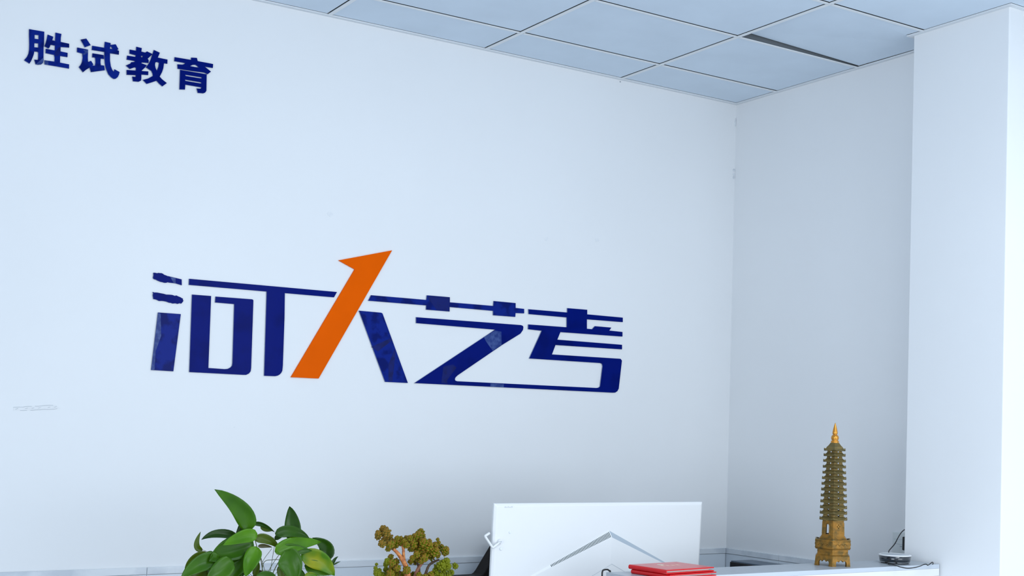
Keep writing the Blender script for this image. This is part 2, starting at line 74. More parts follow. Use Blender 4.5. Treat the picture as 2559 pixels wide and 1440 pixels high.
# overhead lamp added to lift the lower walls, outside the view
area('ceiling_fill', (-1.3, -2.9, 2.77), (0, 0, 0), 1.2, .6, 25, (.86, .93, 1.0))

vs = S.view_settings
vs.view_transform = 'Standard'
vs.look = 'None'
vs.gamma = 1.0
vs.use_curve_mapping = False
vs.exposure = 0.10

# ---------------------------------------------------------------- helpers
def srgb(r, g, b):
    return tuple((c / 255 / 12.92) if c / 255 <= .04045 else ((c / 255 + .055) / 1.055) ** 2.4 for c in (r, g, b))

MATS = {}
def mat(name, col, rough=.5, metal=0.0, var=.0, scale=8.0, bump=0.0, col2=None, coat=0.0, detail=4, lo=.35, hi=.65, spec=.5, sub=0.0):
    m = bpy.data.materials.new(name)
    m.use_nodes = True
    nt = m.node_tree
    b = nt.nodes['Principled BSDF']
    b.inputs['Base Color'].default_value = (*col, 1)
    b.inputs['Roughness'].default_value = rough
    b.inputs['Metallic'].default_value = metal
    b.inputs['Specular IOR Level'].default_value = spec
    b.inputs['Coat Weight'].default_value = coat
    b.inputs['Coat Roughness'].default_value = .08
    if var or col2 or bump:
        tc = nt.nodes.new('ShaderNodeTexCoord')
        nz = nt.nodes.new('ShaderNodeTexNoise')
        nz.inputs['Scale'].default_value = scale
        nz.inputs['Detail'].default_value = detail
        nt.links.new(tc.outputs['Object'], nz.inputs['Vector'])
        if var or col2:
            rp = nt.nodes.new('ShaderNodeValToRGB')
            c2 = col2 if col2 else tuple(max(0, c * (1 - var)) for c in col)
            rp.color_ramp.elements[0].position, rp.color_ramp.elements[1].position = lo, hi
            rp.color_ramp.elements[0].color = (*c2, 1)
            rp.color_ramp.elements[1].color = (*col, 1)
            nt.links.new(nz.outputs['Fac'], rp.inputs['Fac'])
            nt.links.new(rp.outputs['Color'], b.inputs['Base Color'])
        if bump:
            bp = nt.nodes.new('ShaderNodeBump')
            bp.inputs['Strength'].default_value = bump
            bp.inputs['Distance'].default_value = .004
            nt.links.new(nz.outputs['Fac'], bp.inputs['Height'])
            nt.links.new(bp.outputs['Normal'], b.inputs['Normal'])
    MATS[name] = m
    return m

def tag(o, label=None, cat=None, group=None, kind=None):
    if label: o['label'] = label
    if cat: o['category'] = cat
    if group: o['group'] = group
    if kind: o['kind'] = kind
    return o

def empty(name, loc=(0, 0, 0), rot=(0, 0, 0)):
    o = bpy.data.objects.new(name, None)
    o.empty_display_size = .05
    o.location, o.rotation_euler = loc, rot
    COL.objects.link(o)
    return o

def link(name, me, material, parent=None, loc=None, smooth=False):
    if isinstance(material, (list, tuple)):
        for q in material: me.materials.append(q)
    elif material: me.materials.append(material)
    if smooth:
        for p in me.polygons: p.use_smooth = True
    o = bpy.data.objects.new(name, me)
    if parent: o.parent = parent
    if loc: o.location = loc
    COL.objects.link(o)
    return o

def raw(name, verts, faces, material, parent=None, loc=None, smooth=False, recalc=True):
    me = bpy.data.meshes.new(name)
    me.from_pydata([tuple(v) for v in verts], [], faces)
    if recalc:
        bm = bmesh.new(); bm.from_mesh(me)
        bmesh.ops.recalc_face_normals(bm, faces=bm.faces)
        bm.to_mesh(me); bm.free()
    me.update()
    return link(name, me, material, parent, loc, smooth)

def box_bm(bm, x0, x1, y0, y1, z0, z1, bev=0.0, seg=2):
    r = bmesh.ops.create_cube(bm, size=1)
    for v in r['verts']:
        v.co = Vector(((x0 + x1) / 2 + v.co.x * (x1 - x0), (y0 + y1) / 2 + v.co.y * (y1 - y0), (z0 + z1) / 2 + v.co.z * (z1 - z0)))
    if bev:
        es = list({e for v in r['verts'] for e in v.link_edges})
        bmesh.ops.bevel(bm, geom=es, offset=bev, segments=seg, affect='EDGES', profile=.5)
    return bm

def from_bm(name, bm, material, parent=None, loc=None, smooth=False):
    me = bpy.data.meshes.new(name)
    bm.to_mesh(me); bm.free()
    return link(name, me, material, parent, loc, smooth)

def box(name, x0, x1, y0, y1, z0, z1, material, parent=None, bev=0.0, loc=None):
    return from_bm(name, box_bm(bmesh.new(), x0, x1, y0, y1, z0, z1, bev), material, parent, loc)

def prism(name, loops, a, b, axis, material, parent=None, loc=None, side=None, zfun=None):
    """Extrude 2-D loops (outer, holes...) from a to b along axis ('y': loops are x,z; 'z': loops are x,y; 'x': loops are y,z)."""
    put = {'y': lambda p, t: (p[0], t, p[1]), 'z': lambda p, t: (p[0], p[1], t), 'x': lambda p, t: (t, p[0], p[1])}[axis]
    flat = [p for l in loops for p in l]
    n = len(flat)
    tris = tessellate_polygon([[Vector((p[0], p[1], 0)) for p in l] for l in loops])
    verts = [put(p, a) for p in flat] + [put(p, b) for p in flat]
    faces = [tuple(t) for t in tris] + [tuple(i + n for i in reversed(t)) for t in tris]
    mi = [0] * len(faces)
    k = 0
    for l in loops:
        for i in range(len(l)):
            j = (i + 1) % len(l)
            faces.append((k + i, k + j, k + j + n, k + i + n)); mi.append(1 if side else 0)
        k += len(l)
    if zfun: verts = [zfun(v) for v in verts]
    me = bpy.data.meshes.new(name)
    me.from_pydata(verts, [], faces)
    for p, q in zip(me.polygons, mi): p.material_index = q
    bm = bmesh.new(); bm.from_mesh(me)
    bmesh.ops.recalc_face_normals(bm, faces=bm.faces)
    bm.to_mesh(me); bm.free()
    return link(name, me, [material, side] if side else material, parent, loc)

def spline(pts, per=6):
    P = [Vector(p) for p in pts]
    Q = [P[0] * 2 - P[1]] + P + [P[-1] * 2 - P[-2]]
    out = []
    for i in range(1, len(Q) - 2):
        p0, p1, p2, p3 = Q[i - 1:i + 3]
        for k in range(per):
            t = k / per
            out.append(.5 * ((2 * p1) + (p2 - p0) * t + (2 * p0 - 5 * p1 + 4 * p2 - p3) * t * t + (3 * p1 - p0 - 3 * p2 + p3) * t ** 3))
    out.append(P[-1])
    return out

def tube_vf(pts, rad, n=8):
    P = [Vector(p) for p in pts]
    R = rad if isinstance(rad, (list, tuple)) else [rad] * len(P)
    V, F = [], []
    prev = None
    for i, p in enumerate(P):
        t = (P[min(i + 1, len(P) - 1)] - P[max(i - 1, 0)]).normalized()
        if prev is None:
            a = t.orthogonal().normalized()
        else:
            a = (prev - t * prev.dot(t)).normalized()
        prev = a
        b = t.cross(a)
        for k in range(n):
            w = 2 * math.pi * k / n
            V.append(p + (a * math.cos(w) + b * math.sin(w)) * R[i])
    for i in range(len(P) - 1):
        for k in range(n):
            F.append((i * n + k, i * n + (k + 1) % n, (i + 1) * n + (k + 1) % n, (i + 1) * n + k))
    F.append(tuple(range(n))); F.append(tuple(range((len(P) - 1) * n, len(P) * n)))
    return V, F

def tube(name, pts, rad, material, parent=None, n=8, loc=None):
    V, F = tube_vf(pts, rad, n)
    return raw(name, V, F, material, parent, loc, smooth=True)

def lathe(name, prof, material, parent=None, n=40, loc=None, smooth=True, rot=0.0, sx=1.0):
    V, F = [], []
    for r, z in prof:
        for k in range(n):
            a = 2 * math.pi * k / n + rot
            V.append((r * math.cos(a) * sx, r * math.sin(a), z))
    for i in range(len(prof) - 1):
        for k in range(n):
            F.append((i * n + k, i * n + (k + 1) % n, (i + 1) * n + (k + 1) % n, (i + 1) * n + k))
    F.append(tuple(range(n))); F.append(tuple(range((len(prof) - 1) * n, len(prof) * n)))
    return raw(name, V, F, material, parent, loc, smooth)

# ---------------------------------------------------------------- materials
M_wall = mat('wall_paint', (.80, .815, .83), .62, var=.02, scale=1.6, bump=.04)
M_pillar = mat('pillar_paint', (.80, .815, .83), .6, var=.02, scale=1.5, bump=.03)
M_tile = mat('ceiling_board', (.70, .80, .90), .85, var=.05, scale=5.0, bump=.05)
M_grid = mat('grid_enamel', (.80, .83, .85), .45)
M_plenum = mat('plenum_dark', (.13, .145, .16), .9)
M_angle = mat('edge_angle_enamel', (.74, .77, .80), .5)
M_marble = mat('marble_border', (.70, .74, .78), .22, col2=(.52, .57, .63), scale=6, detail=8, lo=.42, hi=.56)
M_dado = mat('glazed_dado', (.68, .74, .80), .18, var=.05, scale=3)
M_joint = mat('tile_joint', (.46, .50, .55), .9)
M_floor = mat('floor_stone', (.66, .70, .75), .3, var=.1, scale=3)
M_blue = mat('navy_acrylic', srgb(4, 22, 108), .15, var=.22, scale=9, detail=3, lo=.36, hi=.5, spec=.03)
M_bluefilm = mat('navy_acrylic_film', srgb(10, 34, 124), .18, col2=srgb(4, 22, 96), scale=22, detail=6, lo=.42, hi=.52, spec=.05)
M_orange = mat('orange_acrylic', (.82, .112, .0), .25, var=.06, scale=8, spec=.02)
M_edge = mat('letter_edge', (.22, .26, .38), .5)
M_peel = mat('peeled_film', (.045, .085, .26), .35, col2=(.008, .03, .18), scale=70, lo=.40, hi=.66, spec=.2)
M_filmdark = mat('film_dark', srgb(4, 18, 82), .25, col2=srgb(5, 24, 100), scale=45, lo=.45, hi=.62, spec=.12)  # darker tone of the torn film
M_white = mat('white_plastic', (.75, .76, .77), .4)
M_whitegloss = mat('white_laminate', (.76, .77, .78), .3)
M_grey = mat('grey_laminate', (.42, .46, .50), .32, var=.08, scale=60)
M_greyedge = mat('grey_edge_band', (.52, .57, .63), .4)
M_black = mat('black_plastic', (.012, .012, .014), .4)
M_leather = mat('black_leather', (.007, .005, .005), .55, bump=.2, scale=60, spec=.12)
M_slit = mat('vent_dark', (.03, .05, .05), .8)
M_seam = mat('seam_grey', (.45, .50, .55), .7)
M_red = mat('red_leatherette', (.60, .001, .004), .34, bump=.08, scale=220, coat=.3, spec=.3)
M_page = mat('paper', (.80, .72, .70), .8)
M_foil = mat('gold_foil', (.95, .80, .62), .25, metal=.8)
M_bronze = mat('aged_bronze', (.19, .135, .04), .45, metal=.45, col2=(.12, .095, .035), scale=60, bump=.25, lo=.35, hi=.65)
M_bronzewall = mat('pitted_bronze', (.22, .14, .034), .5, metal=.45, col2=(.12, .09, .03), scale=160, bump=.5, lo=.4, hi=.6)
M_gold = mat('worn_gold', (.29, .137, .016), .36, metal=.5, col2=(.125, .078, .016), scale=70, bump=.3, lo=.35, hi=.6)
M_goldbright = mat('polished_gold', (.62, .27, .04), .28, metal=.75)
M_navyglass = mat('black_gloss', (.012, .018, .026), .12, coat=.6)
M_rubber = mat('black_rubber', (.008, .008, .009), .55)
M_device = mat('device_grey_top', (.085, .115, .15), .5, spec=.2)
M_ceramic = mat('white_ceramic', (.82, .82, .80), .25, coat=.3)
M_terra = mat('brown_clay', (.35, .17, .09), .7, var=.2, scale=30)
M_soil = mat('potting_soil', (.03, .02, .014), .95, bump=.8, scale=90)
M_stem = mat('pothos_stem', (.085, .075, .018), .5, col2=(.12, .16, .03), scale=25)
M_tape = mat('clear_tape', (.72, .76, .79), .25)
M_scuff = mat('scuffed_plaster', (.58, .62, .66), .85, col2=(.74, .77, .80), scale=70, lo=.4, hi=.6)

def leaf_mat(name, c1, c2, rough=.32):
    return mat(name, c1, rough, col2=c2, scale=14, detail=3, lo=.35, hi=.7, bump=.12, spec=.22)
LEAF = {
    'dark': leaf_mat('leaf_deep', (.021, .076, .001), (.012, .042, .001)),
    'mid': leaf_mat('leaf_mid', (.040, .128, .001), (.020, .078, .001)),
    'bright': leaf_mat('leaf_bright', (.076, .215, .001), (.036, .128, .001)),
    'light': leaf_mat('leaf_light', (.060, .165, .004), (.030, .10, .002)),
    'olive': leaf_mat('leaf_olive', (.075, .125, .003), (.048, .085, .002)),
    'brown': leaf_mat('leaf_brown', (.075, .060, .020), (.045, .050, .012)),
    'yellow': mat('leaf_yellowing', (.36, .32, .001), .32, col2=(.06, .165, .002), scale=11, detail=2, lo=.43, hi=.60, bump=.12, spec=.22),
}
M_succ = mat('succulent_green', (.20, .22, .006), .4, col2=(.09, .105, .004), scale=40, lo=.35, hi=.65, spec=.15)
M_succb = mat('succulent_bright', (.24, .27, .008), .38, col2=(.11, .125, .008), scale=40, lo=.35, hi=.65, spec=.15)
M_succd = mat('succulent_grey', (.16, .17, .022), .42, col2=(.20, .085, .018), scale=45, lo=.35, hi=.6, spec=.15)
M_tip = mat('succulent_tip', (.24, .085, .010), .42, col2=(.18, .135, .010), scale=50, spec=.15)
BRANCHM = {'orange': mat('succulent_bark', (.64, .25, .065), .55, col2=(.36, .10, .025), scale=130, bump=.6),
           'pink': mat('succulent_bark_pink', (.34, .13, .075), .6, col2=(.14, .055, .02), scale=90, bump=.5),
           'brown': mat('succulent_bark_dark', (.10, .05, .022), .65, col2=(.05, .035, .014), scale=90, bump=.5)}

# ---------------------------------------------------------------- room
D0, GX, EX, GY, PY1, PY2, PW, ZB, HC = ROOM
XL, YF = -5.3, -4.6
def struct(o):
    o['kind'] = 'structure'
    return o
struct(box('floor', XL, .12, YF, .12, -.06, 0, M_floor))
wall_back = struct(box('wall_back', XL, 0, 0, .12, 0, HC + .16, M_wall))
struct(box('left_light_block', XL - .12, XL, -2.5, .12, 0, HC + .16, mat('light_block_grey', (.46, .50, .55), .7)))  # unseen wall, added and greyed to hold down light on the back wall
wall_right = struct(box('wall_right', 0, .12, YF, .12, 0, HC + .16, M_wall))
pillar = struct(prism('wall_pillar', [[(-PW, PY2), (0, PY2), (0, PY1), (-PW, PY1)]], 0, HC + .14, 'z', M_pillar))
bv = pillar.modifiers.new('soft_edge', 'BEVEL'); bv.width = .003; bv.segments = 2

# ceiling: slab above, suspended boards and grid bars below it
ceiling = struct(box('ceiling', XL, .12, YF, .12, HC + .14, HC + .2, M_plenum))
xs = [0, -EX]
while xs[-1] > XL + .3: xs.append(xs[-1] - GX)
ys = [0, -D0]
while ys[-1] > YF + .3: ys.append(ys[-1] - GY)
BW, GAP, ANG = .007, .0035, .016
z0 = HC + .003
for i in range(len(xs) - 1):
    for j in range(len(ys) - 1):
        xa, xb = xs[i + 1] + BW + GAP, xs[i] - ((BW + GAP) if i else (ANG + .0015))
        ya, yb = ys[j + 1] + BW + GAP, ys[j] - ((BW + GAP) if j else (ANG + .0015))
        loop = [(xa, ya), (xb, ya), (xb, yb), (xa, yb)]
        xp, yp1, yp2 = -PW - ANG - .0015, PY1 + ANG + .0015, PY2 - ANG - .0015
        zf = None
        if i == 0:
            if ya < yp1 < yb:
                loop = [(xa, ya), (xp, ya), (xp, yp1), (xb, yp1), (xb, yb), (xa, yb)]
                def zf(v, xa=xa, xb=xb, ya=ya, yb=yb):      # this board sits crooked: its far edge is lifted off the grid
                    tl = min(1, max(0, (xb - v[0]) / (xb - xa))); tf = (v[1] - ya) / (yb - ya)
                    return (v[0], v[1], v[2] + .018 * tf * (.12 + .88 * tl))
            elif ya < yp2 < yb:
                loop = [(xa, ya), (xb, ya), (xb, yp2), (xp, yp2), (xp, yb), (xa, yb)]
        t = prism('ceiling_tile', [loop], z0, z0 + .012, 'z', M_tile, ceiling, zfun=zf)
def tee(bm, x0, x1, y0, y1, along):          # enamelled flange below, web above darkened to stand for shade in the gap
    box_bm(bm, x0, x1, y0, y1, HC, HC + .002)
    n = len(bm.faces)
    if along == 'y': box_bm(bm, (x0 + x1) / 2 - .001, (x0 + x1) / 2 + .001, y0, y1, HC + .002, HC + .034)
    else: box_bm(bm, x0, x1, (y0 + y1) / 2 - .001, (y0 + y1) / 2 + .001, HC + .002, HC + .034)
    bm.faces.ensure_lookup_table()
    for f in bm.faces[n:]: f.material_index = 1
for x in xs[1:]:
    bm = bmesh.new(); tee(bm, x - BW, x + BW, YF, -ANG, 'y')
    from_bm('grid_bar', bm, [M_grid, M_plenum], ceiling)
for i in range(len(xs) - 1):
    for y in ys[1:]:
        xr = xs[i] - BW - .002 if i else ((-PW - ANG) if PY2 < y < PY1 else -ANG)
        bm = bmesh.new(); tee(bm, xs[i + 1] + BW + .002, xr, y - BW * .8, y + BW * .8, 'x')
        from_bm('grid_bar', bm, [M_grid, M_plenum], ceiling)
def angle(name, x0, x1, y0, y1):
    struct(box(name, x0, x1, y0, y1, HC - .0015, HC + .0025, M_angle))
angle('trim_1', XL, 0, -ANG, 0)
angle('trim_2', -ANG, 0, PY1, -ANG)
angle('trim_3', -PW - ANG, 0, PY1, PY1 + ANG)
angle('trim_4', -PW - ANG, -PW, PY2 - ANG, PY1)
angle('trim_5', -PW, 0, PY2 - ANG, PY2)

# added housing for the overhead lamp (its own light is the area light set at the top)
fill_lamp = empty('fill_lamp_housing', (-1.3, -2.9, HC))
tag(fill_lamp, 'added white panel housing for the unseen lamp over the waiting side of the counter', 'fill_lamp')
for x0, x1, y0, y1 in ((-.62, -.60, -.32, .32), (.60, .62, -.32, .32), (-.60, .60, -.32, -.30), (-.60, .60, .30, .32)):
    box('added_lamp_frame', x0, x1, y0, y1, -.022, -.003, M_grid, fill_lamp)
box('added_lamp_diffuser', -.60, .60, -.30, .30, -.014, -.006, mat('fill_diffuser', (.85, .87, .9), .5), fill_lamp)

# marble border course and glazed dado below it, laid piece by piece
ZS = ZB - .0215
random.seed(3)
def dado(name, a, b, mapper, step, off):
    """pieces from a to b along a wall; mapper(s0, s1, depth, z0, z1) gives the box of one piece"""
    root = None
    s = a
    cuts = [a]
    q = a + off
    while q < b - .02:
        cuts.append(q); q += step
    cuts.append(b)
    x0, x1, y0, y1 = mapper(a, b, .004)
    root = struct(box(name, x0, x1, y0, y1, .0, ZB - .001, M_joint))
    for s0, s1 in zip(cuts, cuts[1:]):
        x0, x1, y0, y1 = mapper(s0 + .0006, s1 - .0006, .0085)
        box('border_tile', x0, x1, y0, y1, ZS + .0008, ZB, M_marble, root, bev=.0008)
        x0, x1, y0, y1 = mapper(s0 + .0006, s1 - .0006, .0065)
        box('dado_tile', x0, x1, y0, y1, ZS - .60, ZS - .0008, M_dado, root)
        box('dado_tile', x0, x1, y0, y1, .10, ZS - .602, M_dado, root)
dado('baseboard_back', -5.0, -.009, lambda s0, s1, dp: (s0, s1, -dp, 0), .60, .29)
dado('baseboard_right', .0, -PY1, lambda s0, s1, dp: (-dp, 0, -s1, -s0), .30, .30)
dado('baseboard_pillar_side', -PY1, -PY2, lambda s0, s1, dp: (-PW - dp, -PW, -s1, -s0), .30, .22)
dado('baseboard_pillar_front', -PW - .0, .0, lambda s0, s1, dp: (s0, s1, PY2 - dp, PY2), .30, .30)

# scuffs in the plaster of the back wall
def blob(name, cx, cz, rx, rz, material, parent, y=-.0006, n=18, seed=0):
    random.seed(seed)
    l = [(cx + rx * math.cos(2 * math.pi * k / n) * random.uniform(.6, 1), cz + rz * math.sin(2 * math.pi * k / n) * random.uniform(.5, 1)) for k in range(n)]
    return prism(name, [l], y, .0005, 'y', material, parent)
M_faint = mat('faint_scuff', (.74, .76, .785), .6, col2=(.79, .805, .82), scale=60, lo=.4, hi=.6)
M_dust = mat('dark_speck', (.30, .33, .36), .9)
for k, (x, z) in enumerate(MARKS):
    if k < 3: blob('scuff_mark', x, z, .012, .010, M_faint, wall_back, seed=k)
    else: blob('scuff_mark', x, z, .004, .003, M_faint if k < 7 else M_dust, wall_back, seed=k)
for k, dz in enumerate((.022, .006, -.006)):
    blob('scuff_mark', -.006, CORNER[1] + dz, .006, .007, M_scuff, wall_back, y=-.002, seed=20 + k)
blob('scuff_mark', -.004, HC - .07, .004, .02, M_scuff, wall_back, y=-.002, seed=31)

# ---------------------------------------------------------------- lettering on the back wall
def character(key, name, label, group, mats, names=None, labels=None):
    strokes = SIGNS[key]
    xs_ = [p[0] for st in strokes for p in st[0]]; zs_ = [p[1] for st in strokes for p in st[0]]
    cx, cz = (min(xs_) + max(xs_)) / 2, min(zs_)
    root = empty(name, (cx, 0, cz))
    tag(root, label, 'wall lettering', group)
    for k, st in enumerate(strokes):
        loops = [[(p[0] - cx, p[1] - cz) for p in l] for l in st]
        mm = mats[k] if isinstance(mats, list) else mats
        o = prism('stroke', loops, -.005, -.0002, 'y', mm, root, side=M_edge if mm is not M_orange else M_orange)
        if labels and labels[k]: o['label'] = labels[k]
    for sc, dark in SCRAPS.get(key, ()):                       # where the protective film has lifted or torn
        prism('film_scrap', [[(p[0] - cx, p[1] - cz) for p in sc]], -.0053, -.0048, 'y', M_filmdark if dark else M_peel, root)
    return root
g1 = 'small navy characters at the top of the back wall'
character('sheng', 'wall_character', 'small navy acrylic character 胜, first of the upper row on the wall', g1, M_bluefilm)
character('shi', 'wall_character', 'small navy acrylic character 试 with peeling film, second in the upper row', g1, M_bluefilm)
character('jiao', 'wall_character', 'small navy acrylic character 教, third in the upper row on the wall', g1, M_blue)
character('yu', 'wall_character', 'small navy acrylic character 育, last of the upper row on the wall', g1, M_blue)
g2 = 'large logo lettering in the middle of the back wall'
character('he', 'wall_character', 'large navy logo character 河 with two ragged dots, touching the T-shaped bar', g2, [M_blue, M_blue, M_bluefilm, M_blue, M_blue],
          labels=['ragged slanted dot, uppermost', 'ragged slanted dot, lower', None, 'long T-shaped bar', None])
character('da', 'wall_character', 'large logo character 大 with an orange arrow-headed stroke and a navy leg', g2, [M_orange, M_bluefilm],
          labels=['orange stroke with an arrow head', 'navy leg'])
character('yikao', 'wall_character', 'large navy joined logo characters 艺考 with a long bottom bar', g2, [M_bluefilm, M_blue])


# strip of old tape on the wall
tp = TAPE
ta = empty('tape_strip', ((tp[0][0] + tp[2][0]) / 2, 0, tp[3][2]))
tag(ta, 'strip of old clear tape stuck on the back wall below the upper characters', 'tape')
cx, cz = ta.location.x, ta.location.z
top, bot = [], []
random.seed(5)
for k in range(15):
    t = k / 14
    top.append((tp[0][0] + (tp[1][0] - tp[0][0]) * t - cx, tp[0][2] + (tp[1][2] - tp[0][2]) * t - cz + random.uniform(-.0006, .0006)))
    bot.append((tp[3][0] + (tp[2][0] - tp[3][0]) * t - cx, tp[3][2] + (tp[2][2] - tp[3][2]) * t - cz + random.uniform(-.0006, .0006)))
M_tapefilm = mat('tape_film', (.775, .79, .805), .6, var=.04, scale=60)
prism('film', [top + bot[::-1]], -.0008, 0, 'y', M_tapefilm, ta)
V, F = [], []
for line in (top, bot):
    for k in range(0, 14):
        if random.random() < .25: continue
        v, f = tube_vf([(line[k][0], -.0009, line[k][1]), (line[k + 1][0], -.0009, line[k + 1][1])], .0006, 5)
        F += [tuple(i + len(V) for i in q) for q in f]; V += v
for k in (1, 4, 6, 8, 11, 13):
    x, z = (top[k][0] + bot[k][0]) / 2, (top[k][1] + bot[k][1]) / 2
    v, f = tube_vf([(x - .003, -.0009, z - .001), (x + .004, -.0009, z + .0015)], .0006, 5)
    F += [tuple(i + len(V) for i in q) for q in f]; V += v
raw('wrinkle', V, F, mat('tape_wrinkle', (.50, .54, .58), .5), ta)

# ---------------------------------------------------------------- reception desk with raised ledge
lx0, lx1, lyf, lyb, lz, te, tf = LEDGE
lx1 -= .0095
DESK_Z = .80
counter = empty('reception_counter', ((lx0 + lx1) / 2, lyf, 0))
tag(counter, 'narrow raised counter ledge with grey top and white front, running to the pillar', 'counter')
desk = empty('reception_desk', (-1.4, lyb + .004, 0))
tag(desk, 'low work desk behind the raised counter, carrying the monitor and the plants', 'desk')
def part_box(root, name, x0, x1, y0, y1, za, zb, mm, bev=0.0):
    ox, oy = root.location.x, root.location.y
    return box(name, x0 - ox, x1 - ox, y0 - oy, y1 - oy, za, zb, mm, root, bev)
part_box(counter, 'ledge_top', lx0, lx1, lyf + .0006, lyb, lz - te, lz, M_grey, .0008)
part_box(counter, 'edge_band', lx0 + .002, lx1, lyf, lyf + .0012, lz - te + .0004, lz - .0006, M_greyedge)
part_box(counter, 'ledge_fascia', lx0 + .001, lx1 - .0005, lyf - .0004, lyb - .004, lz - tf, lz - te, M_whitegloss)
part_box(counter, 'front_panel', lx0 + .02, lx1 - .03, lyf + .02, lyb - .02, .05, lz - tf, M_whitegloss)
part_box(counter, 'plinth', lx0 + .03, lx1 - .04, lyf + .03, lyb - .03, 0, .05, M_grey)
dy0 = lyb + .006
part_box(desk, 'work_surface', -2.62, lx1 - .04, dy0, -.50, DESK_Z - .025, DESK_Z, M_grey, .001)
for sx in (-2.60, -1.36, lx1 - .075):
    part_box(desk, 'side_panel', sx, sx + .025, dy0 + .02, -.52, 0, DESK_Z - .025, M_whitegloss)
part_box(desk, 'front_panel', -2.575, -1.36, dy0 + .02, dy0 + .04, .05, DESK_Z - .025, M_whitegloss)

# ---------------------------------------------------------------- computer screen seen from behind
mp = MON['pts']
tilt = math.radians(2.4)
MX = (mp['TL'][0] + mp['TR'][0]) / 2
HH = mp['TL'][1] - DESK_Z
mon = empty('computer_monitor', (MX, MON['y'] + HH * math.sin(tilt), DESK_Z), (tilt, 0, 0))
tag(mon, 'large white computer monitor seen from behind, with a peaked vent relief, behind the ledge', 'monitor')
w2 = (mp['TR'][0] - mp['TL'][0]) / 2
zt, zb_ = HH, .045
dep = .011
bv_ = .008
# rear cover: a shallow tray whose rim is chamfered
V = [(-w2, dep, zb_), (w2, dep, zb_), (w2, dep, zt), (-w2, dep, zt),
     (-w2, .005, zb_), (w2, .005, zb_), (w2, .005, zt), (-w2, .005, zt),
     (-w2 + bv_, 0, zb_ + bv_), (w2 - bv_, 0, zb_ + bv_), (w2 - bv_, 0, zt - bv_), (-w2 + bv_, 0, zt - bv_)]
F = [(0, 1, 2, 3)] + [(i, (i + 1) % 4, (i + 1) % 4 + 4, i + 4) for i in range(4)] + [(i + 4, (i + 1) % 4 + 4, (i + 1) % 4 + 8, i + 8) for i in range(4)] + [(8, 9, 10, 11)]
cov = raw('rear_cover', V, F, M_white, mon)
b2 = cov.modifiers.new('soft_edge', 'BEVEL'); b2.width = .002; b2.segments = 2; b2.limit_method = 'ANGLE'
box('screen_bezel', -w2 + .001, w2 - .001, dep, dep + .004, zb_ + .001, zt - .001, M_white, mon, .001)
box('screen_panel', -w2 + .014, w2 - .014, dep + .003, dep + .0045, zb_ + .03, zt - .014, M_black, mon)
def lp(k, y=0.0):          # a measured point on the back of the screen, in the monitor's own axes
    x, z = mp[k]
    return Vector((x - MX, y, (z - DESK_Z)))
A = lp('A')
half = A.x - lp('L').x
zl = lp('L').z
Ls, Rs = Vector((A.x - half, 0, zl)), Vector((A.x + half, 0, zl))
PK = A + Vector((0, -.0165, -.0185))          # the peak, standing proud of the cover
Bt = Vector((A.x, -.0165, zb_ + .03))
Lb, Rb = Vector((A.x - half, 0, zb_ + .03)), Vector((A.x + half, 0, zb_ + .03))
raw('relief', [A, PK, Ls, Rs, Bt, Lb, Rb], [(0, 1, 2), (1, 4, 5, 2), (1, 3, 6, 4), (5, 4, 6)], M_white, mon, recalc=False)
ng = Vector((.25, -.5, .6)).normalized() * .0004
raw('shaded_facet', [A, Rs, PK, A - ng * 4, Rs - ng * 4, PK - ng * 4], [(0, 1, 2), (3, 4, 5), (0, 1, 4, 3), (1, 2, 5, 4), (2, 0, 3, 5)], mat('facet_shade_grey', (.40, .46, .52), .7), mon)  # right facet coloured grey to stand for its shade
# dark slits across the upper-left facet
ns = 47
s0 = lp('slit0')
t_end = (A - s0).length / (A - Ls).length
for k in range(ns):
    t = .012 + (t_end - .012) * k / (ns - 1)
    a, b = A.lerp(Ls, t), PK.lerp(Ls, t)
    d = (Ls - A).normalized() * .0011
    nrm = (Ls - A).cross(PK - A).normalized()
    if nrm.y > 0: nrm = -nrm
    p, q = a.lerp(b, .12), a.lerp(b, .90)
    off = nrm * .0004
    V = [p - d + off, p + d + off, q + d + off, q - d + off, p - d - off, p + d - off, q + d - off, q - d - off]
    raw('vent_slit', V, [(0, 1, 2, 3), (4, 5, 6, 7), (0, 1, 5, 4), (1, 2, 6, 5), (2, 3, 7, 6), (3, 0, 4, 7)], M_slit, mon)
# seam of the port cover lower down on the relief
def on_relief(x, z):
    u = abs(x - A.x) / half
    zz = PK.z + (zl - PK.z) * u
    return Vector((x, -.0165 * (1 - u) - .0003, z))
c0, cl, cr = lp('chev'), lp('chl'), lp('chr')
c0.x = A.x + .004
tube('port_cover_seam', [on_relief(c0.x + (cl.x - c0.x) * k, c0.z + (cl.z - c0.z) * k) for k in (0, .5, 1, 2.2)], .0005, M_seam, mon, 6)
tube('port_cover_seam', [on_relief(c0.x + (cr.x - c0.x) * k, c0.z + (cr.z - c0.z) * k) for k in (0, .5, 1, 2.2)], .0005, M_seam, mon, 6)
